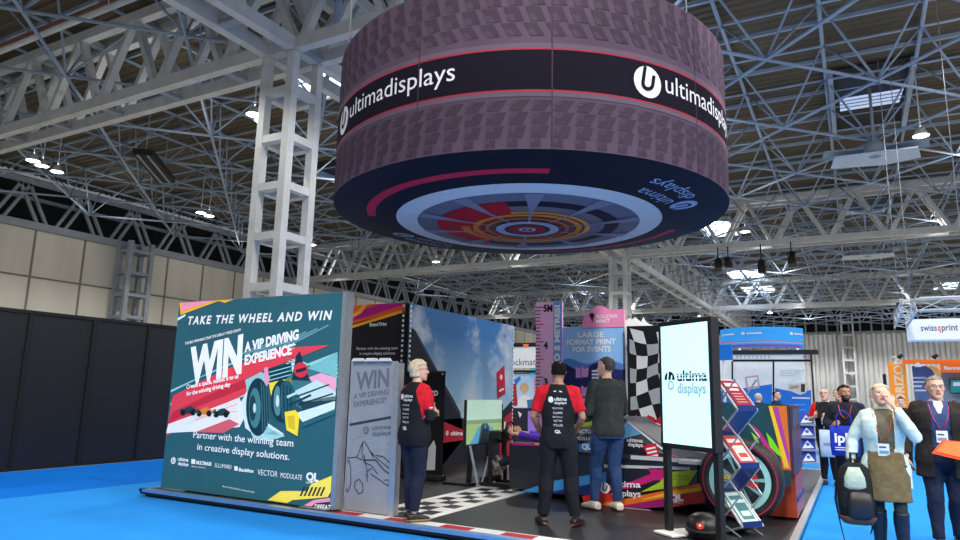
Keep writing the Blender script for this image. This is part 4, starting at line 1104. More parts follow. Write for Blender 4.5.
F.pxpoly([(501, 405), (502.6, 404), (502.6, 470), (501, 470)], D2, 4, cl)
F.pxpoly([(499, 418), (513, 408), (513, 460), (499, 462)], ink((176, 28, 50)), 4, cl); F.pxpoly([(501, 412), (513, 399), (513, 410), (501, 420)], D1, 5, cl)
F.ptext('L', (503, 436), (508, 436), 14, W_, 5, 0, .03)
eyelets(F, .03, .1, UH-.05, 6); eyelets(F, UW-.04, .1, UH-.05, 6); b.build('printed_fabric', t)

t = thing('pull_up_banner', 'narrow black pull-up banner standing behind the blonde woman', 'banner stand', (-6.3, 9.62, PZ))
x0, x1, yf, zt = -6.72, -5.87, 9.58, 1.8
b = MB(); b.box(x0, x1, yf, yf+.012, PZ+.08, zt, ink((24, 24, 28))); F = Flat(b, (x0, yf, PZ), (1,0,0), (0,0,1), .0025)
F.ptext('ELLUMARD', (411, 394.5), (438, 395.5), 4.6, W_, 1, 0, .03); F.pxpoly([(424, 455), (434, 440), (436, 447), (435, 470), (424, 470)], ink((200, 204, 206)), 1); F.ptext('lightbox', (425, 487), (437, 486), 2.2, W_, 1)
F.plogo((434, 404), 1.8, W_, ink((24, 24, 28)), 1); b.build('printed_graphic', t)
b = MB(); b.rbox(x0-.02, x1+.02, yf-.08, yf+.1, PZ, PZ+.09, M_BLACK, .02); b.build('base', t)
b = MB(); b.box(x0-.005, x1+.005, yf-.008, yf+.02, zt, zt+.03, M_BLACK); b.ball((x1-.05, yf, zt-.02), .014, .012, .014, W_, 6); b.build('top_rail', t)

# ---------------------------------------------------------------- ruler, large format print banner, topper, chequered flag
YB = 12.2
PKC = (236, 184, 226); BLC = (112, 160, 226); NVC = (34, 40, 96)
t = thing('ruler_banner', 'tall pink ruler shaped banner marked 5M with a blue side strip', 'banner', (-5.15, YB, PZ))
b = MB(); b.box(-5.43, -4.88, YB, YB+.06, PZ, 3.27, ink(PKC)); F = Flat(b, (-5.43, YB, PZ), (1,0,0), (0,0,1), .003)
F.rect(.37, 0, .55, 3.17, ink(BLC), 1)
z5 = F.px(545, 307)[1]; dz = (F.px(545, 304)[1]-F.px(545, 374)[1])/2
i = 0; w = z5
while w > .1:
    Lk = .17 if i % 10 == 0 else (.15 if i % 5 == 0 else .1)
    F.rect(0.0, w-.01, Lk, w+.008, ink((70, 40, 80)), 1)
    if i % 10 == 5: F.rect(0.0, w-.01, .17, w+.01, ink((220, 40, 120)), 2)
    w -= dz/10; i += 1
for n_, y in (('5M', 311.5), ('4', 348.5), ('3', 385)): F.ptext(n_, (543.6, y), (552.4 if n_ == '5M' else 548, y), 6.5, ink((40, 24, 50)), 2, 0, .04)
F.text('PRINT TO 5 METRES!',   .50, 1.3, .1, W_, 2, width=1.8, ang=90, bold=.05); b.build('printed_board', t)
b = MB(); b.box(-5.5, -4.81, YB-.12, YB+.2, PZ, PZ+.02, M_ALU); b.build('foot', t)

t = thing('large_format_banner', 'blue and navy banner wall reading LARGE FORMAT PRINT FOR EVENTS', 'display wall', (-4.27, YB, PZ))
b = MB(); b.box(-4.87, -3.66, YB+.02, YB+.1, PZ, 2.765, M_ALU); b.build('frame', t)
b = MB(); F = Flat(b, (-4.87, YB+.018, PZ), (1,0,0), (0,0,1), .003); F.rect(0, 0, 1.21, 2.66, ink((138, 190, 244)), 1)
pts = [(0, 0)] + [(1.21, 0)] + [(1.21*(1-i/24), 2.02+.05*math.sin((1-i/24)*10.5+.6)) for i in range(25)]; F.poly(pts, ink((84, 128, 208)), 2)
F.poly([(0, 0), (1.21, 0)] + [(1.21*(1-i/24), 1.93+.07*math.sin((1-i/24)*9.5+2.1)) for i in range(25)], ink(NVC), 3)
F.ptext('LARGE', (578, 337.5), (604, 337), 5, W_, 4, 0, .035, track=1.05); F.ptext('FORMAT PRINT', (567, 344.9), (616, 344), 5, W_, 4, 0, .035); F.ptext('FOR EVENTS', (573, 352), (611, 351.4), 5, W_, 4, 0, .035)
for dy in (0, 19):   # two small pictograms with text
    F.pxpoly([(576, 367+dy), (581, 369+dy), (582, 366+dy), (585, 369+dy), (589, 367+dy), (588, 377+dy), (576, 378+dy)], ink((206, 150, 216)), 4); F.pxpoly([(580.5, 368+dy), (581.5, 368+dy), (582, 379+dy), (581, 379+dy)], ink((120, 80, 150)), 5)
    for q in range(3): F.pxpoly([(592, 370+dy+q*3.4), (603-q*2, 370+dy+q*3.4), (603-q*2, 372+dy+q*3.4), (592, 372+dy+q*3.4)], ink((210, 216, 236)), 4)
F.pxpoly([(577, 398), (589, 398), (586, 412), (579, 414)], ink((206, 150, 216)), 4)
b.build('printed_fabric', t)
b = MB(); F = Flat(b, (-4.87, YB+.0, PZ), (1,0,0), (0,0,1), .003)
pts = [F.px(*p) for p in ((624, 327), (624, 309), (612, 309.6), (606, 308), (602, 305.6), (596, 306), (592, 309), (588, 313), (585, 315.5), (583, 320), (581.6, 328))]
b.prism([(a, c) for a, c in pts][::-1], F.P(0, 0, 0)+V3((0, .06, 0)), (1,0,0), (0,0,1), -.06, ink((230, 140, 186)))
F.ptext('PRODUCTION', (596, 318.4), (617, 317.6), 3, W_, 2, 0, .04); F.ptext('IMPACT', (596, 322.8), (610, 322), 3, W_, 2, 0, .04)
F.disc(*F.px(592, 315.6), .05, ink((50, 30, 70)), 2); F.pxpoly([(591, 318), (593.6, 318), (592.4, 323)], ink((50, 30, 70)), 2)
b.build('pink_header_board', t)

t = thing('mountain_cutout', 'white jagged mountain cutout board behind the flag banner', 'cutout board', (-3.4, YB+.3, PZ))
F = Flat(MB(), (-3.7, YB+.3, 0), (1,0,0), (0,0,1))
pts = [F.px(*p) for p in ((622, 352), (624, 319), (626, 320.5), (629, 318), (632, 319.5), (635, 317.4), (638, 320), (641, 322), (643, 317.8), (646, 322), (649, 324), (654, 326), (655, 352))]
b = MB(); b.prism(pts[::-1], (-3.7, YB+.3, 0), (1,0,0), (0,0,1), .03, ink((226, 228, 230))); b.build('board', t)
b = MB()
for x in (-3.6, -3.15): b.box(x-.02, x+.02, YB+.33, YB+.36, PZ, 2.6, M_ALU)
b.build('support_post', t)

t = thing('flag_banner', 'black and white chequered flag banner panel behind the glowing totem', 'banner', (-2.9, YB-.1, PZ))
x0, x1, yf, zt = -3.58, -2.35, YB-.12, 2.74
b = MB(); b.box(x0, x1, yf, yf+.08, PZ, zt, M_BLACK); b.build('frame', t)
b = MB(); F = Flat(b, (x0, yf, PZ), (1,0,0), (0,0,1), .003); F.rect(.02, .02, x1-x0-.02, zt-PZ-.01, ink((18, 20, 26)), 1)
g = [ink((196, 200, 206)), ink((150, 156, 164))]
def wp(i, j):
    u = .06+i*.215+.055*math.sin(j*.9+i*.5)+.03*j; w = 2.62-j*.235-.05*math.sin(i*1.3+j*.4)-.045*i*math.cos(j*.7)*.8
    return (min(max(u, .05), 1.2), min(max(w, .05), 2.6))
for i in range(-2, 7):
    for j in range(0, 7):
        if (i+j) % 2 == 0: F.poly([wp(i, j), wp(i+.5, j), wp(i+1, j), wp(i+1, j+1), wp(i+.5, j+1), wp(i, j+1)], g[(i*j) % 2], 2)
for i in range(5):
    u = .14+i*.22
    F.poly([(u-.12, .5), (u+.1, .45), (u+.12, .98+.05*(i % 2)), (u, 1.08), (u-.1, .95)], ink((178, 28, 44)), 3)
    F.poly([(u-.04, .7), (u+.04, .72), (u+.06, .86), (u-.03, .82)], W_ if i % 2 else ink((40, 20, 26)), 4); F.poly([(u-.1, .93), (u+.1, .88), (u+.1, .9), (u-.1, .955)], ink((220, 200, 200)), 4)
b.build('printed_fabric', t)

# ---------------------------------------------------------------- digital totem (turned towards the left)
t = thing('digital_totem', 'tall black digital totem with a glowing white portrait screen', 'screen', (-1.85, 7.49, PZ), R(-38), local=True)
M_SCR = mat('screen_white_lit', (196, 238, 246), .3, var=0, emit=.9)
b = MB(); b.rbox(-.03, .80, 0, .10, .87, 2.2, M_BLACK, .012); b.build('housing', t)
b = MB(); F = Flat(b, (.02, -.002, .92), (1,0,0), (0,0,1), .0015); F.rect(0, 0, .73, 1.23, M_SCR, 1)
dk = ink((24, 32, 40)); fa = mat('screen_faded_lit', (140, 176, 184), .3, var=0, emit=.6)
F.logo(.13, .66, .085, dk, M_SCR, 2); F.rect(.03, .56, .23, .655, M_SCR, 4); F.disc(.155, .6, .05, fa, 5, 20, .03)
F.text('ultima', .25, .645, .105, dk, 2, width=.45, bold=.03); F.rect(.24, .668, .72, .676, M_SCR, 3); F.rect(.24, .70, .72, .706, M_SCR, 3)
F.text('displays', .25, .52, .1, fa, 2, width=.43, bold=.03); b.build('screen', t)
for x in (.0, .76):
    b = MB(); b.box(x-.035, x+.035, .03, .09, .0, .9, M_BLACK); po = b.build('post', t)
    b = MB(); b.rbox(x-.06, x+.24 if x < .1 else x+.06, -.1, .3, 0, .025, mat('base_plate_white', (214, 214, 210), .4), .008); b.build('base_plate', po)

# ---------------------------------------------------------------- round black helmet on the floor
t = thing('racing_helmet', 'round black helmet with small red badge on the floor beside the brochure stand', 'helmet', (-1.44, 7.42, PZ))
M_HEL = mat('helmet_black', (20, 20, 22), .35, var=.05)
b = MB(); n = 16; b.lathe([(.10, 0), (.15, .03), (.172, .1), (.17, .15), (.14, .21), (.08, .248), (.01, .26)], (-1.44, 7.42, PZ), (0,0,1), M_HEL, 24, True, True); b.build('shell', t)
b = MB(); b.tube([(-1.44+.173*math.cos(R(a)), 7.42+.173*math.sin(R(a)), PZ+.09) for a in range(-150, 60, 15)], .018, M_BLACK, 6); b.build('trim_band', t)
d = V3((1.44-1.44+.18, -.98, .5)).normalized()
b = MB(); p = V3((-1.44, 7.42, PZ+.1)); F = Flat(b, p+V3((.0, -.1715, .055)), (1,0,0), (0,.25,.97), .004); F.poly([(-.035, .02), (.03, .03), (.04, -.02), (0, -.04), (-.03, -.025)], ink((200, 60, 50)), 1); F.disc(0, 0, .012, W_, 2, 10); b.build('badge', t)

# ---------------------------------------------------------------- folding brochure stand
t = thing('brochure_stand', 'folding zigzag brochure stand of metal and clear trays beside the totem', 'brochure rack', (-1.27, 8.03, PZ), R(53), local=True)
# local x = across, -y = towards the reader
PR = [(0, 1.60), (-.30, 1.28), (0, 1.0), (-.30, .69), (0, .41), (-.30, .1), (-.02, .0)]
M_TRAY = mat('tray_blue', (26, 48, 110), .3); M_CLR = mat('tray_clear', (190, 205, 212), .12, var=0, alpha=.45); hw = .13
cv = [((128, 24, 46), (214, 180, 180)), ((196, 60, 60), (226, 214, 206)), ((190, 212, 210), (70, 120, 124))]
for i in range(6):
    (ya, za), (yb, zb) = PR[i], PR[i+1]
    b = MB()
    if i % 2 == 0:
        b.add([(-hw, ya, za), (hw, ya, za), (hw, yb, zb), (-hw, yb, zb)], [(0,1,2,3)], M_CLR); b.beam((-hw, yb, zb+.02), (hw, yb, zb+.02), .012, .06, M_TRAY)
        b.build('tray', t)
    else:
        b.beam((0, ya, za), (0, yb, zb), hw*2, .012, M_TRAY if i < 5 else M_ALU, (0,1,0)); b.build('back_plate', t)
for s_ in (-1, 1):
    b = MB()
    for i in range(6):
        (ya, za), (yb, zb) = PR[i], PR[i+1]
        b.beam((s_*(hw+.01), ya, za), (s_*(hw+.01), yb, zb), .016, .022, M_ALU, (1,0,0))
        b.beam((s_*(hw+.02), -.30-ya, za), (s_*(hw+.02), -.30-yb, zb), .012, .016, M_ALU, (1,0,0))
    b.build('side_frame', t)
ob = t
for i, lb in ((0, 'dark red brochure in the top tray of the folding stand'), (2, 'white brochure with red edge in the middle tray of the folding stand'), (4, 'pale teal brochure in the lowest tray of the folding stand')):
    (ya, za), (yb, zb) = PR[i], PR[i+1]
    d = V3((0, yb-ya, zb-za)).normalized(); u = V3((1, 0, 0)); nn = u.cross(-d)
    tt = thing('brochure', lb, 'brochure', (-1.27, 8.03, PZ), R(53), group='brochures in the folding stand', local=True)
    b = MB(); a = V3((0, ya, za))+nn*.012; c, c2 = cv[i//2]
    b.beam(a+d*.03, a+d*.40, .22, .008, ink(c), (0, 1, 0)); b.build('cover', tt)
    b = MB(); F = Flat(b, a+nn*.006+d*.40-u*.11, u, -d, .002)
    F.rect(.02, .28, .2, .33, ink(c2), 1)
    if i == 0: F.rect(.03, .22, .17, .25, ink((230, 200, 200)), 1); [F.rect(.03, .05+q*.04, .17, .06+q*.04, ink((200, 150, 150)), 1) for q in range(4)]
    else: F.rect(.03, .04, .19, .24, ink(c2), 1); F.rect(.05, .08, .17, .14, ink(c), 2)
    b.build('cover_print', tt)

# ---------------------------------------------------------------- racing car simulator
NAVY = (34, 36, 50); MAG = (204, 34, 124); LIM = (172, 200, 44); ORA = (232, 110, 36); LBL = (58, 140, 208)
M_BODY = mat('car_wrap_navy', NAVY, .3, var=.05)
M_TYRE = mat('tyre_rubber', (22, 25, 27), .6, var=.1)
CX = (-2.6, 9.75, PZ)
car = thing('racing_car_simulator', 'open wheel racing car simulator body wrapped in navy with bright stripes', 'racing car', CX)
def sec(x, y0, y1, z0, z1, r=.07, tuck=.08):
    return [(x, y0+tuck+r, z0), (x, y0+tuck*.4, z0+r), (x, y0, z0+(z1-z0)*.45), (x, y0, z1-r*.5), (x, y0+r*.5, z1), (x, y1-r*.5, z1), (x, y1, z1-r*.5), (x, y1, z0+(z1-z0)*.45), (x, y1-tuck*.4, z0+r), (x, y1-tuck-r, z0)]
b = MB(); b.loft([sec(x, 8.88+dy, 10.62-dy, .14, .74) for x, dy in ((-3.42, 0), (-2.4, 0), (-1.78, .0), (-1.70, .03))], M_BODY, False)
for y0, y1 in ((8.88, 9.16), (10.34, 10.62)):
    b.loft([sec(x, y0+dy, y1-dy, .14+zz, .82-zz*.6, .05, .05) for x, dy, zz in ((-4.37, .05, .05), (-4.33, .0, .01), (-3.9, 0, 0), (-3.40, 0, 0))], M_BODY, False)
b.box(-4.3, -3.4, 9.1, 10.4, .16, .22, M_BLACK); b.build('body_shell', car)
b = MB()
b.loft([[(x, 9.15+q, z0), (x, 9.13+q, z1-.12), (x, 9.2+q, z1), (x, 10.3-q, z1), (x, 10.37-q, z1-.12), (x, 10.35-q, z0)] for x, q, z0, z1 in ((-3.42, 0, .72, 1.0), (-3.2, 0, .72, 1.2), (-2.78, .0, .72, 1.2), (-2.32, .0, .72, .9), (-1.7, .1, .72, .78))], M_BODY, False); b.build('engine_cover', car)
b = MB(); b.loft([[(x, 9.75-w, z0), (x, 9.75-w*.8, z1), (x, 9.75+w*.8, z1), (x, 9.75+w, z0)] for x, w, z0, z1 in ((-3.42, .2, .75, 1.25), (-3.2, .22, .75, 1.3), (-3.0, .2, .75, 1.25))], M_BLACK, False); b.build('headrest', car)
b = MB(); b.rbox(-3.75, -3.42, 9.45, 10.05, .25, .5, M_BLACK, .05); b.rbox(-3.56, -3.4, 9.45, 10.05, .4, 1.2, M_BLACK, .05); b.build('seat', car)
# livery on the near side
b = MB(); F = Flat(b, (-4.4, 8.877, PZ), (1,0,0), (0,0,1), .0022)
def Q(pts, c, k=1): F.pxpoly(pts, ink(c, 0, .35), k)
Q([(512, 443), (548, 443), (575, 444.5), (575, 447), (512, 445)], (188, 46, 128), 1); Q([(535, 443), (560, 443.3), (560, 445), (535, 444.6)], (226, 180, 50), 2)
Q([(519, 492), (552, 481), (606, 472), (606, 484), (560, 493)], LBL, 1); Q([(545, 493), (600, 482), (606, 496)], (36, 50, 110), 2)
Q([(600, 486), (630, 482), (651, 474), (648, 468), (665, 468), (664, 481), (655, 480), (634, 488), (600, 492)], MAG, 2)
Q([(641, 492), (660, 482), (668, 472), (698, 470), (688, 485), (662, 489)], LIM, 3)
Q([(600, 506), (650, 500), (704, 484), (706, 503), (650, 508)], (150, 34, 110), 1); Q([(588, 500), (620, 500), (667, 490), (706, 482), (706, 489), (667, 498), (620, 506), (592, 506)], ORA, 2)
Q([(640, 500), (668, 492), (706, 486), (706, 490), (668, 496)], (240, 186, 50), 3); Q([(582, 496), (606, 492), (622, 497), (600, 504), (584, 502)], (200, 46, 50), 3)
Q([(668, 508), (704, 502), (706, 492), (690, 492)], (190, 60, 60), 2)
Q([(604, 464.5), (690, 467), (690, 470), (604, 467.5)], (196, 200, 206), 2)
for q in range(4): Q([(606+q*4, 466.8), (608+q*4, 466.8), (610+q*4, 464.4), (608+q*4, 464.4)], (236, 206, 40), 3)
F.plogo((605, 488), 5.5, W_, ink(NAVY), 4); F.ptext('ultima', (612, 486.5), (641, 487.5), 6, W_, 4, 0, .02); F.ptext('displays', (612, 495.5), (641, 496.8), 6, W_, 4, 0, .02)
F.ptext('VECTOR', (668, 479.6), (690, 480.6), 5, ink((118, 140, 40)), 4); F.ptext('MODULATE', (668, 488.5), (690, 488.8), 3.6, ink((120, 110, 60)), 4); F.ptext('QL', (669, 500), (684, 500.6), 6, W_, 4, 0, .06); F.ptext('lightboxes', (670, 503), (683, 503.5), 1.8, W_, 4)
b.build('side_livery', car)
b = MB(); F = Flat(b, (-4.4, 9.128, PZ), (1,0,0), (0,0,1), .0022)
Q([(568, 447), (596, 440), (606, 455), (606, 470), (568, 470)], LBL, 1); Q([(570, 425), (600, 420), (600, 424), (570, 429)], LIM, 1)
Q([(617, 442), (622, 429), (626, 422), (641, 434), (626, 438)], (112, 176, 226), 1); Q([(626, 421.5), (629, 421.5), (663, 448), (662, 450)], (216, 220, 226), 2); Q([(616, 457), (628, 457), (622, 464)], LBL, 1)
F.ptext('ultima', (627, 441.5), (643, 442.5), 3.6, W_, 3, 0, .03); F.ptext('displays', (628, 446), (643, 447), 3.6, W_, 3, 0, .03); F.ptext('VECTOR', (577, 433), (594, 433.6), 3.6, W_, 3); F.ptext('MODULATE', (577, 440), (594, 440.6), 3.4, W_, 3); F.ptext('QL', (582, 449), (591, 449.2), 5, W_, 3, 0, .05)
Q([(666, 449), (682, 463), (668, 464)], MAG, 2); Q([(681, 463), (690, 461), (700, 464), (684, 466)], (226, 210, 60), 2)
b.build('upper_livery', car)
b = MB(); b.box(-1.98, -1.72, 8.8, 9.1, .69, .735, ink((206, 210, 214))); b.box(-2.6, -1.72, 8.862, 8.9, .70, .745, ink((200, 204, 210))); b.build('floor_edge', car)
b = MB(); F = Flat(b, (-4.4, 9.12, PZ), (1,0,0), (0,0,1), .004); F.pxpoly([(643, 446), (656, 443), (660, 457), (650, 462)], ink((206, 30, 50)), 2)
[F.pxpoly([(646+i*1.2, 448.4+i*3.8), (655.4+i*1.2, 446.4+i*3.8), (656+i*1.1, 448.2+i*3.8), (646.6+i*1.2, 450.2+i*3.8)], W_, 3) for i in range(3)]
b.build('red_tag', car)
def car_wheel(yf, side):
    c = V3((-1.25, yf, .565)); w = MB(); s_ = side
    w.lathe([(.335, .02), (.36, -.015), (.43, -.01), (.455, .03), (.462, .08), (.462, .30), (.455, .34), (.43, .38), (.335, .36)], c, (0, s_, 0), M_TYRE, 40, True); o = w.build('tyre', car)
    w = MB(); F = Flat(w, c+V3((0, -.012*s_, 0)), (s_,0,0), (0,0,1), .003); F.disc(0, 0, .415, ink((150, 40, 70)), 1, 40, .398); w.build('sidewall_ring', o)
    w = MB(); F = Flat(w, c+V3((0, .012*s_, 0)), (s_,0,0), (0,0,1), .004)
    F.disc(0, 0, .338, ink((30, 42, 46)), 0, 40); F.disc(0, 0, .34, ink((150, 204, 206)), 3, 40, .275)
    for q in range(10): F.disc(0, 0, .275, ink((120, 170, 176)), 2, 2, .06, q*36, q*36+9)
    for q, cc in ((10, (214, 44, 50)), (60, (222, 196, 40)), (118, (46, 56, 60)), (150, (222, 196, 40)), (200, (46, 56, 60)), (235, (226, 180, 60)), (300, (46, 56, 60)), (335, (204, 50, 46))): F.disc(0, 0, .2, ink(cc), 1, 4, .09, q, q+28)
    F.disc(0, 0, .07, ink((180, 190, 196)), 4); F.disc(0, 0, .03, ink((60, 60, 64)), 5); w.build('wheel_cover', o)
car_wheel(8.6, 1); car_wheel(10.92, -1)
b = MB(); b.tube([(-1.25, 8.9, .56), (-1.25, 10.6, .56)], .06, M_BLACK); b.tube([(-1.75, 9.2, .5), (-1.3, 8.95, .56)], .03, M_BLACK); b.tube([(-1.75, 10.3, .5), (-1.3, 10.6, .56)], .03, M_BLACK); b.build('suspension', car)
b = MB(); b.box(-1.75, -1.2, 9.3, 10.2, .2, .7, M_BLACK); b.build('gearbox', car)
for y, nm in ((9.02, 'n'), (10.42, 'f')):
    b = MB(); b.prism([(-1.62, .62), (-.74, .5), (-.72, 1.42), (-1.5, 1.45), (-1.66, 1.1)], (0, y, 0), (1,0,0), (0,0,1), -.03, ink((34, 70, 80), 0, .35)); o = b.build('wing_endplate', car)
    if nm == 'n':
        b = MB(); F = Flat(b, (-2, y-.031, 0), (1,0,0), (0,0,1), .0022)
        Q([(769, 406), (786.5, 406), (791, 470), (783, 470), (776, 435)], (206, 108, 44), 1); Q([(773, 407), (778, 407), (789, 455), (790, 468), (786, 462)], (164, 62, 150), 2); Q([(768.5, 406), (772, 406), (789.5, 468), (784.5, 468)], (226, 186, 44), 3)
        Q([(766, 432), (773, 440), (784, 458), (778, 455), (770, 447)], (120, 214, 40), 2); Q([(752, 424), (760, 432), (774, 452), (783, 468), (774, 462), (764, 446)], (186, 50, 130), 1); Q([(751, 432), (757, 437), (761, 447), (757, 445)], (150, 204, 60), 2); Q([(745, 440), (752, 440), (756, 460), (748, 462)], (120, 180, 186), 1)
        b.build('endplate_print', o)
b = MB(); b.prism([(9.05, .62), (10.42, .62), (10.42, 1.42), (9.05, 1.42)], (-.73, 0, 0), (0,1,0), (0,0,1), -.03, ink((74, 44, 62), 0, .35)); F = Flat(b, (-.699, 0, 0), (0,1,0), (0,0,1), .002); F.poly([(9.2, 1.15), (10.3, 1.2), (10.3, 1.4), (9.2, 1.38)], ink((70, 82, 104)), 1); b.build('wing_flap', car)
b = MB(); b.box(-1.0, -.7, 9.15, 10.3, .13, .6, ink((158, 62, 40), 0, .35)); b.box(-.702, -.69, 9.2, 10.25, .3, .36, ink((50, 70, 130))); b.build('diffuser', car)

# steering rig and pedals in front of the shell, screen beyond
t = thing('steering_rig', 'black steering wheel and pedal frame in front of the racing simulator', 'steering rig', (-4.75, 9.75, PZ))
b = MB(); b.tube([(-4.76, 9.75+.16*math.cos(R(a)), .93+.13*math.sin(R(a))) for a in range(0, 360, 20)], .018, M_BLACK, 8, close=True); b.rbox(-4.78, -4.73, 9.66, 9.84, .88, .98, M_BLACK, .01); wh_ = b.build('steering_wheel', t)
b = MB(); [b.ball((-4.728, 9.75+q, .95), .006, .012, .012, ink(c), 6) for q, c in ((-.06, (210, 60, 50)), (.06, (60, 170, 90)))]; b.build('button', wh_)
b = MB(); b.rbox(-5.06, -4.84, 9.6, 9.9, .78, .92, M_BLACK, .02); b.tube([(-4.87, 9.75, .92), (-4.76, 9.75, .93)], .03, M_BLACK); b.build('wheel_motor', t)
for y in (9.5, 10.0):
    b = MB(); b.beam((-5.12, y, PZ+.03), (-4.42, y, PZ+.03), .05, .05, M_BLACK); b.beam((-4.96, y, PZ+.05), (-4.98, y, .8), .05, .05, M_BLACK); b.beam((-5.1, y, PZ+.05), (-4.97, y, .6), .03, .03, M_STEEL2); b.build('side_frame', t)
b = MB(); b.beam((-4.96, 9.48, .76), (-4.96, 10.02, .76), .08, .05, M_BLACK); b.build('cross_bar', t)
b = MB(); b.box(-5.14, -5.02, 9.5, 10.0, PZ+.06, PZ+.12, M_BLACK); b.build('foot_plate', t)
for y in (9.62, 9.76, 9.9):
    b = MB(); b.beam((-5.1, y, PZ+.12), (-5.04, y, PZ+.34), .07, .02, M_ALU); b.build('pedal', t)
SX = -5.24
t = thing('simulator_screen', 'wide screen on a black stand showing a race track view to the driver', 'screen', (SX, 9.8, PZ))
b = MB(); b.rbox(SX-.045, SX, 9.2, 10.4, .70, 1.38, M_BLACK, .01); b.build('housing', t)
O = V3((SX+.002, 9.215, .715)); b = MB(); F = Flat(b, O, (0,1,0), (0,0,1), .0015)
def E_(c, e=.55): return ink(c, e)
F.rect(0, 0, 1.18, .67, E_((176, 206, 190)), 1); F.rect(0, 0, 1.18, .33, E_((150, 178, 120)), 2); F.rect(0, .3, 1.18, .36, E_((120, 150, 120)), 3)
F.poly([(.1, 0), (.5, .3), (.66, .3), (1.1, 0)], E_((60, 72, 84)), 4); F.poly([(.12, 0), (.36, .25), (.45, .24), (.36, 0)], E_((80, 150, 190)), 5); F.poly([(1.06, 0), (.82, .25), (.73, .24), (.82, 0)], E_((80, 150, 190)), 5); F.poly([(.4, 0), (.52, .24), (.66, .24), (.78, 0)], E_((28, 44, 50)), 6); F.poly([(.56, .22), (.59, .34), (.62, .22)], E_((70, 130, 170)), 7)
b.build('picture', t)
for y in (9.5, 10.1):
    b = MB(); b.beam((SX-.06, y, .95), (SX-.1, y, PZ+.03), .06, .06, M_BLACK); b.build('stand_leg', t)
b = MB(); b.rbox(SX-.5, SX+.0, 9.35, 10.25, PZ, PZ+.03, M_BLACK, .01); b.build('stand_base', t)
b = MB(); b.beam((SX+.02, 9.3, .7), (SX+.18, 9.3, PZ+.02), .03, .03, M_STEEL2); b.build('stand_strut', t)

# ---------------------------------------------------------------- hanging tyre sign
TC = V3((-3.65, 7.9, 3.8)); TR = 2.5; TH = 1.8
t = thing('tyre_sign', 'huge round hanging sign shaped like a racing tyre above the stand', 'hanging sign', TC)
M_TREAD = mat('fabric_tread_purple', (76, 62, 79), .85, var=.06, scale=3, bump=.06, bscale=5, spec=.12)
M_TR2 = mat('fabric_tread_dark', (58, 47, 61), .85, var=.06, scale=3, spec=.12); M_TR3 = mat('fabric_tread_mid', (68, 56, 71), .85, var=.06, scale=3, spec=.12); M_TR4 = mat('fabric_tread_pale', (88, 75, 91), .85, var=.06, scale=3, spec=.12); M_BAND = mat('fabric_band_dark', (22, 20, 31), .9, var=.04, spec=.06); M_CRIM = ink((140, 28, 52))
def cyl(u, w, k=0):   # u = arc length, w = height above the rim
    a = u/TR; rr = TR+k*.0035
    return TC + V3((rr*math.cos(a), rr*math.sin(a), w))
N = 120; b = MB()
def band(w0, w1, m, k, a0=-PI, a1=PI, n=N):
    vs = []; 
    for i in range(n+1):
        u = TR*(a0+(a1-a0)*i/n); vs += [cyl(u, w0, k), cyl(u, w1, k)]
    b.add(vs, [(2*i, 2*i+2, 2*i+3, 2*i+1) for i in range(n)], m, True)
band(0, TH, M_TREAD, 0); tsk = b.build('tread_skin', t)
b = MB(); B0, B1 = .605, 1.025
band(B0, B1, M_BAND, 1); band(B0-.018, B0, M_CRIM, 1.2); band(B1, B1+.018, M_CRIM, 1.2); band(B1+.018, B1+.07, M_TR4, 1); band(B0-.07, B0-.018, M_TR4, 1); b.build('name_band', tsk)
b = MB()
def blk(u0, u1, w0, w1, sh, m): b.add([cyl(u0, w0, 1), cyl(u1, w0, 1), cyl(u1+sh, w1, 1), cyl(u0+sh, w1, 1)], [(0,1,2,3)], m)
n = 72; du = 2*PI*TR/n
for i in range(n):
    u = -PI*TR+i*du
    for w0, w1, sh, f in ((.02, .1, .0, .5), (.115, .235, .04, .7), (.25, .375, .06, .72), (.39, .5, .08, .66)):
        blk(u+.01, u+du*f, w0, w1, sh, M_TR2); blk(u+.01, u+du*f*.5, (w0+w1)/2, w1, sh*.5, M_TR3)
        q0, q1 = TH-w1*1.25, TH-w0*1.25; blk(u+.01, u+du*f, q0, q1, -sh, M_TR2); blk(u+.01, u+du*f*.5, q0, (q0+q1)/2, -sh*.5, M_TR3)
for a in (-92, -60, -20, 20, 60, 100, 140, 180, -128): band(0, TH, M_TR2, 1.5, R(a)-.0025, R(a)+.0025, 1)
b.build('tread_pattern', tsk)
lw = ink((205, 205, 214))
for a0 in (-41, -129.5, 60, 150):   # round mark then name, four times round the band
    b = MB(); F = Flat(b, (0,0,0), (1,0,0), (0,0,1)); u0 = TR*R(a0)
    F.logo(u0+.19, .815, .17, lw, M_BAND, 2, fn=lambda p, q, k: cyl(p, q, k))
    F.text('ultimadisplays', u0+.42, .76, .2, lw, 2, width=1.64, fn=lambda p, q: cyl(p, q, 2))
    b.build('name_lettering', tsk)
SAG = .17
def und(r, a, k=0):   # underside, sagging like stretched cloth
    return TC + V3((r*TR*math.cos(a), r*TR*math.sin(a), -SAG*(1-r*r)-k*.003))
b = MB(); rings = [i/16 for i in range(1, 17)]
vs = [und(0, 0)]; fs = []
for r in rings: vs += [und(r, 2*PI*i/N) for i in range(N)]
fs += [(0, 1+(i+1) % N, 1+i) for i in range(N)]
for q in range(len(rings)-1):
    for i in range(N): fs.append((1+q*N+i, 1+q*N+(i+1) % N, 1+(q+1)*N+(i+1) % N, 1+(q+1)*N+i))
b.add(vs, fs, ink((16, 18, 36)), True); ssk = b.build('sidewall_skin', t)
b = MB()
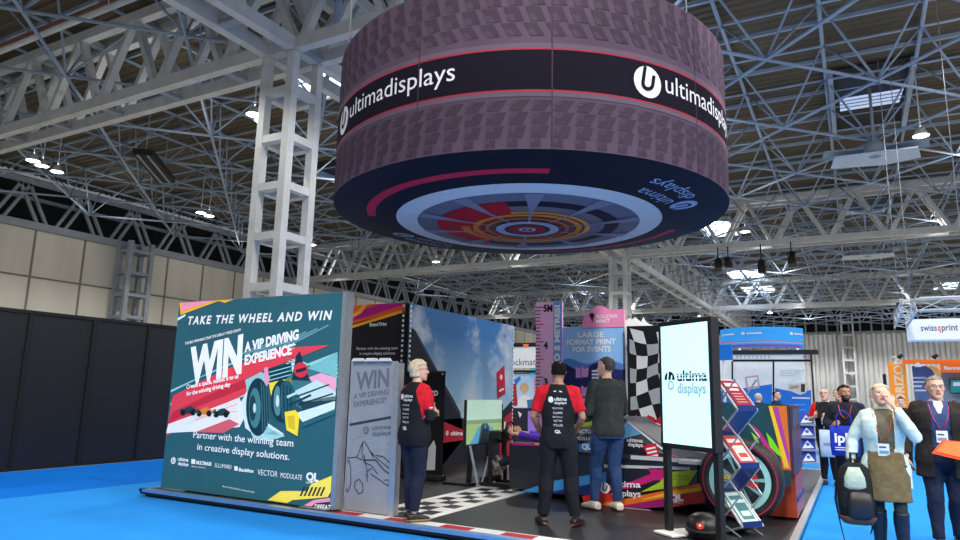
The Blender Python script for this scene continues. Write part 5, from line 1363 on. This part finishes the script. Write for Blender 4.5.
def arc(r0, r1, a0, a1, c, k, seg=3.0):
    n = max(1, int((a1-a0)/seg)); vs = []
    for i in range(n+1):
        a = R(a0+(a1-a0)*i/n); vs += [und(r0, a, k), und((r0+r1)/2, a, k), und(r1, a, k)]
    b.add(vs, [f for i in range(n) for f in ((3*i, 3*i+3, 3*i+4, 3*i+1), (3*i+1, 3*i+4, 3*i+5, 3*i+2))], ink(c), True)
arc(.79, .835, -150, -59, (206, 36, 70), 1); arc(.79, .835, 38, 108, (206, 36, 70), 1)
arc(.575, .685, 0, 360, (214, 208, 212), 1); arc(.47, .575, 0, 360, (112, 106, 124), 1); arc(.4, .47, 0, 360, (24, 24, 42), 2); arc(.30, .4, 0, 360, (120, 106, 122), 1)
arc(.24, .47, -215, -78, (186, 16, 40), 3); arc(.30, .345, -220, -150, (230, 120, 40), 4)
arc(.17, .30, 0, 360, (96, 60, 60), 2); arc(.255, .285, 0, 360, (232, 128, 40), 4); arc(.30, .325, -80, 140, (240, 150, 60), 4); arc(.2, .22, 0, 360, (206, 96, 40), 4)
for q in range(10):
    a = q*36-62; b.add([und(.15, R(a-1.5), 5), und(.15, R(a+1.5), 5), und(.35, R(a+1.8), 5), und(.575, R(a+4.5), 5), und(.575, R(a-4.5), 5), und(.35, R(a-1.8), 5)], [(0,1,2,3,4,5)], ink((140, 132, 150)))
arc(.12, .165, 0, 360, (170, 164, 184), 6); arc(.095, .12, 0, 360, (40, 40, 62), 6); arc(.045, .095, 0, 360, (150, 20, 44), 6); arc(0.001, .045, 0, 360, (176, 176, 196), 6); arc(.012, .03, 0, 360, (70, 70, 90), 7)
b.build('wheel_print', ssk)
lw2 = ink((170, 180, 214))
for ad in (-1, 176):
    ac = R(ad)
    # seen from below, letters stand with their feet towards the rim
    def fn(p, q, k=2): return und(.8-q/TR, ac-p/(TR*.8), k)
    b = MB(); F = Flat(b, (0,0,0), (1,0,0), (0,0,1))
    F.text('ultima', .12, .05, .17, lw2, 2, width=.72, fn=fn); F.text('displays', .12, -.2, .17, lw2, 2, width=.8, fn=fn)
    F.logo(-.1, .0, .16, lw2, ink((16, 18, 36)), 2, fn=fn)
    b.build('sidewall_lettering', ssk)
b = MB()
for a in range(0, 360, 30): b.beam(TC+V3((0,0,TH-.03)), TC+V3((TR*.99*math.cos(R(a)), TR*.99*math.sin(R(a)), TH-.03)), .05, .05, M_ALU)
b.build('frame', t)
for a in (-20, 60, 140, 220):
    p = TC+V3((TR*.97*math.cos(R(a)), TR*.97*math.sin(R(a)), TH))
    b = MB(); b.tube([p, V3((p.x, p.y, 12.5))], .012, M_ALU, 6); b.build('hanging_wire', t)
# ================================================================== neighbouring booths and carried things
def pxbox(b, x0, y0, x1, y1, Y, d, m):
    a = atY(x0, y0, Y); c = atY(x1, y1, Y); b.box(min(a.x, c.x), max(a.x, c.x), Y, Y+d, max(0, min(a.z, c.z)), max(a.z, c.z), m); return a, c
BLU = (52, 150, 220)
# curved blue header
Yc = 22.5
a = atY(720, 331, Yc); c = atY(804, 346, Yc); xm = (a.x+c.x)/2; hw = (c.x-a.x)/2
t = thing('curved_header', 'curved bright blue booth header with thin red stripes', 'booth sign', (xm, Yc, a.z), kind='thing')
z0, z1 = atY(760, 349, Yc).z, atY(760, 329.5, Yc).z; Rr = hw*1.04; th = math.asin(min(.99, hw/Rr))
def arcw(u, z, k=0): q = -th+2*th*u; return V3((xm+(Rr+k)*math.sin(q), Yc+Rr*math.cos(th)-(Rr+k)*math.cos(q), z))
def arcband(b, za, zb, m, k, u0=0, u1=1, n=24):
    vs = []
    for i in range(n+1): u = u0+(u1-u0)*i/n; vs += [arcw(u, za, k), arcw(u, zb, k)]
    b.add(vs, [(2*i, 2*i+2, 2*i+3, 2*i+1) for i in range(n)], m, True)
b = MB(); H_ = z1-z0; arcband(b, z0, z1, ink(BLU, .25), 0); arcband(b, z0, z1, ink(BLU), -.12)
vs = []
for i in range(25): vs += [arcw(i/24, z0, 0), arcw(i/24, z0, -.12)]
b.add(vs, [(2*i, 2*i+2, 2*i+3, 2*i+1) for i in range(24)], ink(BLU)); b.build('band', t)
b = MB(); arcband(b, z0+H_*.26, z0+H_*.31, ink((226, 80, 110)), .006); arcband(b, z0+H_*.02, z0+H_*.14, ink((120, 90, 170)), .006, .2, .95); arcband(b, z0+H_*.2, z0+H_*.26, ink((110, 190, 236)), .006)
for u in (.1, .36, .8):
    arcband(b, z0+H_*.62, z0+H_*.76, M_WHT, .008, u, u+.03, 3); arcband(b, z0+H_*.65, z0+H_*.72, M_WHT, .008, u+.045, u+.18, 4)
b.build('stripes', t)
b = MB()
for s_ in (-.75, .75): b.tube([(xm+s_*hw, Yc+1.9, z0+.2), (xm+s_*hw, Yc+1.9, 0)], .04, M_STEEL); 
b.build('support_pole', t)
# graphics wall below it
t = thing('graphics_wall', 'white and blue graphics wall in a thick black frame under the curved header', 'display wall', (xm, 24, 0))
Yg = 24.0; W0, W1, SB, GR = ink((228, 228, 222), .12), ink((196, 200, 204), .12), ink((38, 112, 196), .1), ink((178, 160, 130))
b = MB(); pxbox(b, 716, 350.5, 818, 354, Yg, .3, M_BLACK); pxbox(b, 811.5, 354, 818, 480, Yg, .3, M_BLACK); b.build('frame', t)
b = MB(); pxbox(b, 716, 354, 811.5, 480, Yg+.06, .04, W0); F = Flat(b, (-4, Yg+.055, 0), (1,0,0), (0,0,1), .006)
F.pxpoly([(733, 359.5), (811.5, 359.5), (811.5, 361.6), (733, 361.6)], K_, 1)
for x in (731.5, 772.6): F.pxpoly([(x, 361), (x+1.6, 361), (x+2.2, 470), (x+.6, 470)], K_, 2)
F.pxpoly([(803, 356), (809, 356), (809, 357.6), (803, 357.6)], ink((230, 120, 180)), 1); [F.pxpoly([(736+i*4, 355), (738+i*4, 355), (738+i*4, 358.6), (736+i*4, 358.6)], W1, 1) for i in range(9)]
F.pxpoly([(733, 390), (745, 388), (760, 386), (772, 384), (772, 470), (733, 470)], SB, 1); F.pxpoly([(775, 388), (785, 390), (800, 393), (811, 390), (812, 470), (775, 470)], SB, 1); F.pxpoly([(718, 392), (731, 388), (731, 440), (718, 440)], SB, 1)
F.pxpoly([(745, 377), (758, 375), (760, 388), (747, 390)], ink((206, 170, 160)), 2); F.pxpoly([(747, 378), (757, 377), (758, 386), (748, 387)], W0, 3)
F.pxpoly([(788, 384), (806, 382), (806, 393), (800, 395), (788, 390)], ink((220, 214, 200)), 2); F.pxpoly([(801, 384), (805, 384), (805, 392), (801, 392)], ink((70, 60, 50)), 3); F.pxpoly([(790, 386), (799, 385), (799, 388), (790, 389)], GR, 3)
for i in range(3): F.pxpoly([(780, 370+i*2.4), (806-i*6, 370+i*2.4), (806-i*6, 371+i*2.4), (780, 371+i*2.4)], W1, 2)
F.pxpoly([(792, 397), (810, 397.4), (810, 399), (792, 398.6)], M_WHT, 2)
for i in range(4): F.pxpoly([(788, 404+i*5), (806, 404+i*5), (806, 405.4+i*5), (788, 405.4+i*5)], ink((90, 150, 216)), 2)
b.build('printed_graphic', t)
t = thing('blue_sign', 'small plain blue sign right of the totem, left of the framed graphics wall', 'sign', (-3.3, 21, 2))
b = MB(); a, c = pxbox(b, 712, 345, 732.5, 360, 21.0, .1, ink((20, 110, 196), .1)); b.build('board', t)
b = MB(); b.tube([((a.x+c.x)/2, 21.13, a.z), ((a.x+c.x)/2, 21.13, 0)], .04, M_STEEL); b.build('support_pole', t)
# leaflet rack beyond the stand
p = atz(809, 470, 0); t = thing('leaflet_rack', 'low silver rack of blue leaflets beyond the racing car rear wing', 'brochure rack', p, R(8), local=True)
b = MB()
for x in (-.2, .2): b.beam((x, 0, 0), (x, .1, 1.15), .025, .025, M_ALU)
b.box(-.24, .24, -.16, .16, 0, .02, M_ALU); b.build('frame', t)
for i in range(4):
    b = MB(); z = .16+i*.27; b.beam((-.2, -.1, z), (.2, -.1, z), .02, .05, M_ALU); b.beam((0, -.12, z), (0, .04, z+.2), .4, .01, M_CLR, (0, 1, 0)); b.build('tray', t)
for i, lb in enumerate(('blue leaflet in the lowest tray of the silver rack', 'blue leaflet in the second tray up of the silver rack', 'blue and white leaflet in the third tray up of the silver rack', 'blue leaflet in the top tray of the silver rack')):
    l_ = thing('leaflet', lb, 'leaflet', p, R(8), group='leaflets in the silver rack', local=True); z = .17+i*.27
    b = MB(); b.beam((0, -.11, z), (0, .03, z+.23), .3, .012, ink((40, 64, 160)), (0, 1, 0)); b.build('cover', l_)
    b = MB(); F = Flat(b, V3((-.14, -.125, z+.02)), (1,0,0), (0, .52, .85), .004); F.poly([(.02, .0), (.26, .02), (.14, .2)], ink((206, 214, 230)), 1); F.disc(.14, .1, .04, ink((60, 90, 180)), 2, 10); b.build('cover_print', l_)
# clock booth seen past the sky wall
Yk = 17.2
t = thing('clock_booth', 'white booth sign reading lockmatic above a poster, glimpsed between sky wall and ruler', 'booth', (-8, Yk, 0))
b = MB(); pxbox(b, 486, 346.5, 541, 368, Yk, .15, ink((222, 226, 224), .15)); F = Flat(b, (-9.5, Yk, 0), (1,0,0), (0,0,1), .004)
F.ptext('Clockmatic', (503.5, 365.4), (541, 365), 6.4, ink((70, 80, 90)), 1); b.build('fascia_sign', t)
b = MB(); pxbox(b, 486, 343.4, 541, 346.5, Yk-.02, .2, M_BLACK); pxbox(b, 486, 370, 541, 372.5, Yk-.02, .1, M_BLACK); F = Flat(b, (-9.5, Yk-.02, 0), (1,0,0), (0,0,1), .004); F.pxpoly([(523, 344), (529, 344), (528, 347), (524, 347)], ink((230, 110, 40), .3), 1); b.build('frame', t)
b = MB(); pxbox(b, 480, 372.5, 541, 460, Yk+.04, .1, ink((150, 150, 156))); F = Flat(b, (-9.5, Yk+.04, 0), (1,0,0), (0,0,1), .004)
F.pxpoly([(486, 374), (541, 374), (541, 408), (486, 408)], ink((176, 206, 226), .1), 1); F.pxpoly([(530, 366), (541, 366), (541, 377), (530, 377)], ink((90, 200, 220), .2), 3); F.pxpoly([(512, 384), (516, 384), (518, 406), (512, 406)], ink((176, 50, 60)), 2); F.pxpoly([(514, 380), (520, 376), (521, 379), (516, 386)], ink((60, 130, 210)), 2)
F.disc(*F.px(524.5, 388), .14, ink((210, 184, 130)), 2, 16); F.disc(*F.px(524.5, 390), .09, ink((226, 180, 150)), 3, 16, ry=1.25); F.pxpoly([(517, 407), (519, 398), (523, 395), (527, 395), (531, 399), (533, 407)], ink((232, 228, 222)), 3); F.pxpoly([(527, 400), (536, 399), (537, 407), (528, 408)], ink((40, 120, 150)), 4)
F.pxpoly([(533, 376), (541, 376), (541, 398), (534, 396)], ink((214, 150, 190), .1), 2); F.pxpoly([(486, 408), (541, 408), (541, 460), (486, 460)], ink((40, 38, 46)), 2); F.pxpoly([(528, 411), (541, 411), (541, 440), (528, 440)], ink((150, 110, 190)), 3); F.pxpoly([(518, 411), (522, 414), (520, 418)], M_WHT, 3); b.build('poster', t)
# orange booth
Yo = 27.0; ORB = (240, 108, 30)
t = thing('orange_booth', 'orange booth wall with slate poster and orange fascia behind the older visitor', 'booth', (2.5, Yo, 0))
b = MB(); pxbox(b, 888, 362.5, 912, 440, Yo, .2, ink((248, 150, 44), .2)); F = Flat(b, (0, Yo, 0), (1,0,0), (0,0,1), .006); q = F.px(906, 412); F.text('HORIZON', q[0], q[1], .25, ink((252, 226, 190)), 1, width=1.85, ang=90, bold=.03); b.build('orange_panel', t)
b = MB(); pxbox(b, 912, 366, 941, 440, Yo+.05, .15, ink((86, 104, 146), .1)); F = Flat(b, (0, Yo+.05, 0), (1,0,0), (0,0,1), .006)
F.pxpoly([(926, 366), (941, 366), (941, 378), (936, 376), (932, 370)], ink((240, 190, 110), .2), 1); F.pxpoly([(934, 366), (941, 366), (941, 371)], ink((252, 230, 180), .3), 2)
for i, (x0_, x1_) in enumerate(((913, 926), (913, 928), (913, 922), (915, 930))): F.pxpoly([(x0_, 377+i*4.2), (x1_, 377+i*4.2), (x1_, 378.6+i*4.2), (x0_, 378.6+i*4.2)], M_WHT, 1)
b.build('slate_poster', t)
b = MB(); pxbox(b, 903, 359.5, 985, 363.5, Yo-.3, .25, ink(ORB, .2)); pxbox(b, 941, 363.5, 985, 372.5, Yo-.3, .25, ink(ORB, .2)); F = Flat(b, (0, Yo-.3, 0), (1,0,0), (0,0,1), .006); F.ptext('Banners', (944.5, 369.6), (966, 369.4), 3.6, W_, 1, 0, .03); F.pxpoly([(914, 364.6), (918, 362), (922, 365), (921, 367), (915, 367)], W_, 1); b.build('fascia', t)
b = MB(); pxbox(b, 886, 374, 888, 440, Yo, .2, M_BLACK); b.build('side_post', t); b = MB(); pxbox(b, 941, 372, 985, 440, Yo+.1, .1, ink((150, 156, 160))); b.build('rear_wall', t)
for x, lb in ((900.5, 'left black spotlight on top of the orange booth fascia'), (935.5, 'right black spotlight on top of the orange booth fascia')):
    p = atY(x, 359.3, Yo-.25); s_ = thing('booth_spotlight', lb, 'spotlight', p, group='spotlights on the orange fascia'); b = MB(); b.tube([p+V3((-.07, 0, .06)), p+V3((.06, -.06, .14))], .06, M_BLACK, 10); b.build('lamp_body', s_); b = MB(); b.tube([p, p+V3((0, 0, .1))], .02, M_BLACK, 6); b.build('bracket', s_)
t = thing('booth_screen', 'small teal screen on the orange booth at the right photo edge', 'screen', (3.4, Yo-.2, 1.7)); b = MB(); a, c = pxbox(b, 949, 379, 975, 394, Yo-.2, .06, M_BLACK); b.build('housing', t); b = MB(); F = Flat(b, (0, Yo-.2, 0), (1,0,0), (0,0,1), .006); F.pxpoly([(950.5, 380), (974, 380), (974, 392.6), (950.5, 392.6)], ink((36, 120, 120), .3), 1); F.pxpoly([(953, 382), (960, 382), (960, 386), (953, 386)], M_WHT, 2); b.build('picture', t)
b = MB(); b.box((a.x+c.x)/2-.05, (a.x+c.x)/2+.05, Yo-.14, Yo+.1, (a.z+c.z)/2-.05, (a.z+c.z)/2+.05, M_BLACK); b.build('bracket', t)
# white hanging banner on a light truss
Yw = 24.0
t = thing('hanging_banner', 'white box shaped hanging banner reading swissqprint at the right edge', 'hanging sign', (3, Yw, 3.6)); TBAN = t
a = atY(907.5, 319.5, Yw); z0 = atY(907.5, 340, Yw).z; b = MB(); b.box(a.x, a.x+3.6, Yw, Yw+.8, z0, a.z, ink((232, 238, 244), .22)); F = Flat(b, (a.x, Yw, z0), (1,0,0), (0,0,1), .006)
g = ink((70, 84, 100)); wA = F.px(921, 331); wB = F.px(937, 331); hgt = F.px(921, 324.6)[1]-wA[1]
x_ = wA[0]; sw = F.text('swiss', x_, wA[1], hgt, g, 1, width=wB[0]-wA[0], bold=.01); wC = F.px(941.5, 331)
F.text('q', wB[0]+.02, wA[1], hgt, ink((222, 90, 60)), 1, width=wC[0]-wB[0]-.04, bold=.02); F.text('print', wC[0]+.01, wA[1], hgt, g, 1, width=(wB[0]-wA[0])*1.0, bold=.01); b.build('fabric_box', t)
def light_truss(name, lb, A, B, s=.3):
    A, B = V3(A), V3(B); d = (B-A).normalized(); u = V3((0, 0, 1)); r_ = d.cross(u).normalized(); L_ = (B-A).length
    t = thing(name, lb, 'lighting truss', A, group='aluminium lighting trusses'); cs = [(-1,-1),(1,-1),(1,1),(-1,1)]
    for i, j in cs:
        b = MB(); o = r_*i*s/2+u*j*s/2; b.tube([A+o, B+o], .028, M_STEEL, 8); b.build('chord', t)
    n = max(2, int(L_/.55)); b = MB()
    for q in range(4):
        (i0, j0), (i1, j1) = cs[q], cs[(q+1) % 4]; 
        zz = []
        for k_ in range(n+1):
            i, j = (i0, j0) if k_ % 2 == 0 else (i1, j1); zz.append(A+d*L_*k_/n+r_*i*s/2+u*j*s/2)
        b.tube(zz, .014, M_STEEL, 5)
    b.build('lacing', t); return t
A0 = atY(919, 305, 20.0); zt = A0.z
light_truss('lighting_truss', 'aluminium lighting truss running along above the white hanging banner', A0, A0+V3((4.2, 0, 0)))
light_truss('lighting_truss', 'short aluminium truss slanting at the left end of the white hanging banner', A0+V3((-.2, 0, 0)), A0+V3((-.2, 4.4, 0)))
for x in (a.x+.15, a.x+3.3):
    b = MB(); b.tube([(x, Yw+.4, a.z-.02), (x, Yw+.4, 12.4)], .012, M_STEEL2, 6); o = b.build('hanging_wire', TBAN)
for x, yt, lb in ((A0.x-.2, 24.2, 'at the far end of the slanting truss'), (A0.x+1.0, 20.0, 'on the front truss')):
    t = thing('chain_hoist', 'black chain hoist over the white banner, '+lb, 'hoist', (x, yt, zt+.16), group='chain hoists above the banner')
    b = MB(); b.tube([(x, yt, zt+.6), (x, yt, 12.4)], .012, M_STEEL2, 6); b.build('chain', t)
    b = MB(); b.rbox(x-.07, x+.07, yt-.07, yt+.07, zt+.16, zt+.6, M_BLACK, .02); b.build('motor', t)

# ---------------------------------------------------------------- things people carry
def bag_local(root, w, h, d, m, name='bag_body'):
    b = MB(); rings = []
    for z, k_, dd in ((0, .86, .6), (.02, .94, .9), (.3, 1.0, 1.0), (.7, 1.0, .9), (1.0, .98, .55)): rings.append(ering(V3((0, 0, z*h)), w/2*k_, d/2*dd, 24, pw=5))
    b.loft(rings, m); return b.build(name, root)
def facecam(p, extra=0): return math.atan2(p.x, -p.y)*-1+extra
def near(px, py, Y): return atY(px, py, Y)
def yawto(p): v = V3((-p.x, -p.y)); return math.atan2(v.x, -v.y)   # local -Y looks at the camera
p = near(846, 456, BEARD.location.y-.45)
M_TOTE = cloth('tote_blue', (30, 52, 170), .3)
t = thing('tote_bag', 'bright blue tote bag printed ipl held by the bearded visitor', 'bag', p, yawto(p), local=True)
bag_local(t, .38, .42, .10, M_TOTE); b = MB()
for y in (-.03, .03): b.tube([(-.1, y, .40), (-.09, y, .56), (0, y, .64), (.09, y, .56), (.1, y, .40)], .012, M_TOTE, 6)
b.build('handle', t)
b = MB(); F = Flat(b, (-.19, -.056, 0), (1,0,0), (0,0,1), .003); F.text('ipl', .06, .19, .13, W_, 1, width=.17, bold=.03); F.rect(.06, .11, .3, .122, W_, 1); F.rect(.06, .08, .26, .09, W_, 1); b.build('bag_print', t)
p = near(829.5, 457, FARM.location.y-.4)
t = thing('tote_bag', 'pale blue paper bag hanging from the hand of the far visitor in polo', 'bag', p, yawto(p), local=True)
M_PB = mat('paper_pale_blue', (170, 190, 220), .6); bag_local(t, .28, .46, .1, M_PB); b = MB()
for y in (-.03, .03): b.tube([(-.06, y, .45), (-.05, y, .54), (.05, y, .54), (.06, y, .45)], .008, M_PB, 6)
b.build('handle', t); b = MB(); F = Flat(b, (-.14, -.056, 0), (1,0,0), (0,0,1), .003); F.rect(.06, .2, .22, .24, ink((120, 140, 180)), 1); b.build('bag_print', t)
def onbody(B, root, v): return root.matrix_basis @ V3(v)
p = near(858, 523, WOMAN.location.y-.12)
t = thing('backpack', 'dark backpack with pale front and brown base hanging from the hand of the blazer wearer', 'bag', p, yawto(p)+R(12), local=True)
M_BP = cloth('backpack_black', (26, 28, 32)); b = MB()
b.loft([ering(V3((0, 0, z)), w, d, 22, pw=3) for z, w, d in ((0, .10, .06), (.03, .15, .1), (.2, .165, .12), (.4, .155, .105), (.52, .12, .08), (.57, .06, .04))], M_BP); b.build('bag_body', t)
b = MB(); b.loft([ering(V3((.01, -.11, z)), w, d, 18, pw=3) for z, w, d in ((.05, .07, .02), (.08, .11, .04), (.2, .115, .05), (.29, .1, .035), (.31, .06, .015))], mat('leather_black', (34, 30, 30), .4)); b.build('front_pocket', t)
b = MB(); b.loft([ering(V3((-.02, -.085, z)), w, d, 18, pw=3) for z, w, d in ((.31, .06, .02), (.35, .10, .035), (.44, .09, .03), (.53, .05, .015))], cloth('cloth_pale_sage', (170, 186, 170))); b.build('pale_flap', t)
b = MB(); b.loft([ering(V3((0, -.005, z)), w, d, 20, pw=3) for z, w, d in ((-.01, .09, .055), (.0, .13, .095), (.05, .163, .115), (.07, .16, .11))], mat('leather_brown', (92, 54, 40), .5)); b.build('base_patch', t)
b = MB(); b.tube([(-.03, -.02, .55), (-.03, -.02, .66), (.03, -.02, .66), (.03, -.02, .55)], .012, M_BP, 6); b.build('top_handle', t)
for x in (-.12, .13):
    b = MB(); b.tube([(x*.4, .06, .55), (x*1.1, .11, .45), (x*1.35, .12, .2), (x*1.1, .1, -.06), (x*.9, .06, -.22 if x < 0 else -.1)], [.018, .024, .022, .01, .008], M_BP, 8, True, .4); b.build('strap', t)
wl_ = MAN.matrix_basis
p = wl_ @ V3((-.10, .34, 1.03))
t = thing('document_folder', 'bright orange folder held open by the older visitor', 'folder', p, MAN.rotation_euler.z, local=True)
b = MB(); b.prism([(-.20, -.02), (.02, -.10), (.24, -.02), (.12, .20), (-.1, .18)], (0, .07, -.03), (1, 0, 0), (0, -.5, .6), .006, ink((240, 76, 34))); b.build('cover', t)
b = MB(); b.prism([(-.16, -.0), (.02, -.07), (.2, -.0), (.1, .17), (-.08, .16)], (0, .08, -.022), (1, 0, 0), (0, -.5, .6), .004, ink((250, 110, 60))); b.build('inner_sheet', t)
p = FARM.matrix_basis @ V3((.03, .36, 1.27))
t = thing('phone', 'dark phone held up by the far visitor in polo', 'phone', p, FARM.rotation_euler.z, local=True)
b = MB(); b.rbox(-.037, .037, -.005, .005, -.075, .075, M_BLACK, .004); b.build('case', t); b = MB(); b.box(-.033, .033, -.0065, -.005, -.068, .068, mat('phone_screen', (90, 110, 130), .1, emit=.3)); b.build('screen', t)
# ================================================================== camera and light
cam = bpy.data.cameras.new('camera'); cam.sensor_width = 36; cam.lens = FPX/960*36; cam.clip_end = 400
co = bpy.data.objects.new('camera', cam); COL.objects.link(co)
m3 = Matrix((RGT, UPV, -FWD)).transposed()
co.matrix_world = Matrix.Translation(CAMP) @ m3.to_4x4()
SC.camera = co
w = bpy.data.worlds.new('hall_ambient'); SC.world = w; w.use_nodes = True
bg = w.node_tree.nodes['Background']; bg.inputs[0].default_value = (.88, .94, 1.0, 1); bg.inputs[1].default_value = .2

def lamp(name, kind, loc, power, col=(1,1,1), size=.4, target=None, spot=70, blend=.5, sy=None):
    l = bpy.data.lights.new(name, kind); l.energy = power; l.color = col
    if kind == 'AREA':
        l.size = size
        if sy: l.shape = 'RECTANGLE'; l.size_y = sy
    else: l.shadow_soft_size = size
    if kind == 'SPOT': l.spot_size = R(spot); l.spot_blend = blend
    o = bpy.data.objects.new(name, l); COL.objects.link(o); o.location = loc
    if target is not None: o.rotation_euler = (V3(target)-V3(loc)).to_track_quat('-Z', 'Y').to_euler()
    return o
# the hall's high bay lamps: a wide throw downwards from roof height
for x in (-38, -28, -19, -9.5, 0, 9.5, 19, 28):
    for y in (-8, -2, 5, 12, 21, 30, 42, 56, 72, 90, 108):
        f = .85 if x < -15 else (1.15 if x > -1 else 1.0)
        if y < 8: f *= .2 if x < -3 else 2.1
        if y > 80: f *= 2.2
        lamp('high_bay_light', 'SPOT', (x, y, 11.6), 1180*f, (1, .965, .91), .35, (x, y, 0), 150, .4)
for x in (-42, -23.5, -5, 5, 14.5, 25):
    for y in (3, 16.5, 26, 36, 49, 64, 82, 104):
        lamp('roof_fill_point', 'POINT', (x, y, 12.0), 105*(1.8 if y > 60 else 1), (1, .95, .88), .4)  # added point lights without fittings, to brighten the roof deck and tubes
lamp('display_fill_spot', 'SPOT', (5, 2, 11.6), 8500, (1, .97, .93), .25, (-4.2, 12.2, 2.2), 17, .5)  # added fill spot without a fitting, brightens the ruler and print banners
lamp('display_fill_spot', 'SPOT', (2, -3, 11.6), 2600, (1, .97, .93), .25, (-7.0, 12.0, 1.8), 15, .6)  # second added fill spot, aimed at the printed sky wall
SC.view_settings.view_transform = 'Standard'; SC.view_settings.look = 'None'; SC.view_settings.gamma = 1
SC.view_settings.exposure = 0; SC.view_settings.use_curve_mapping = False
SC.cycles.use_denoising = True
SC.cycles.max_bounces = 6
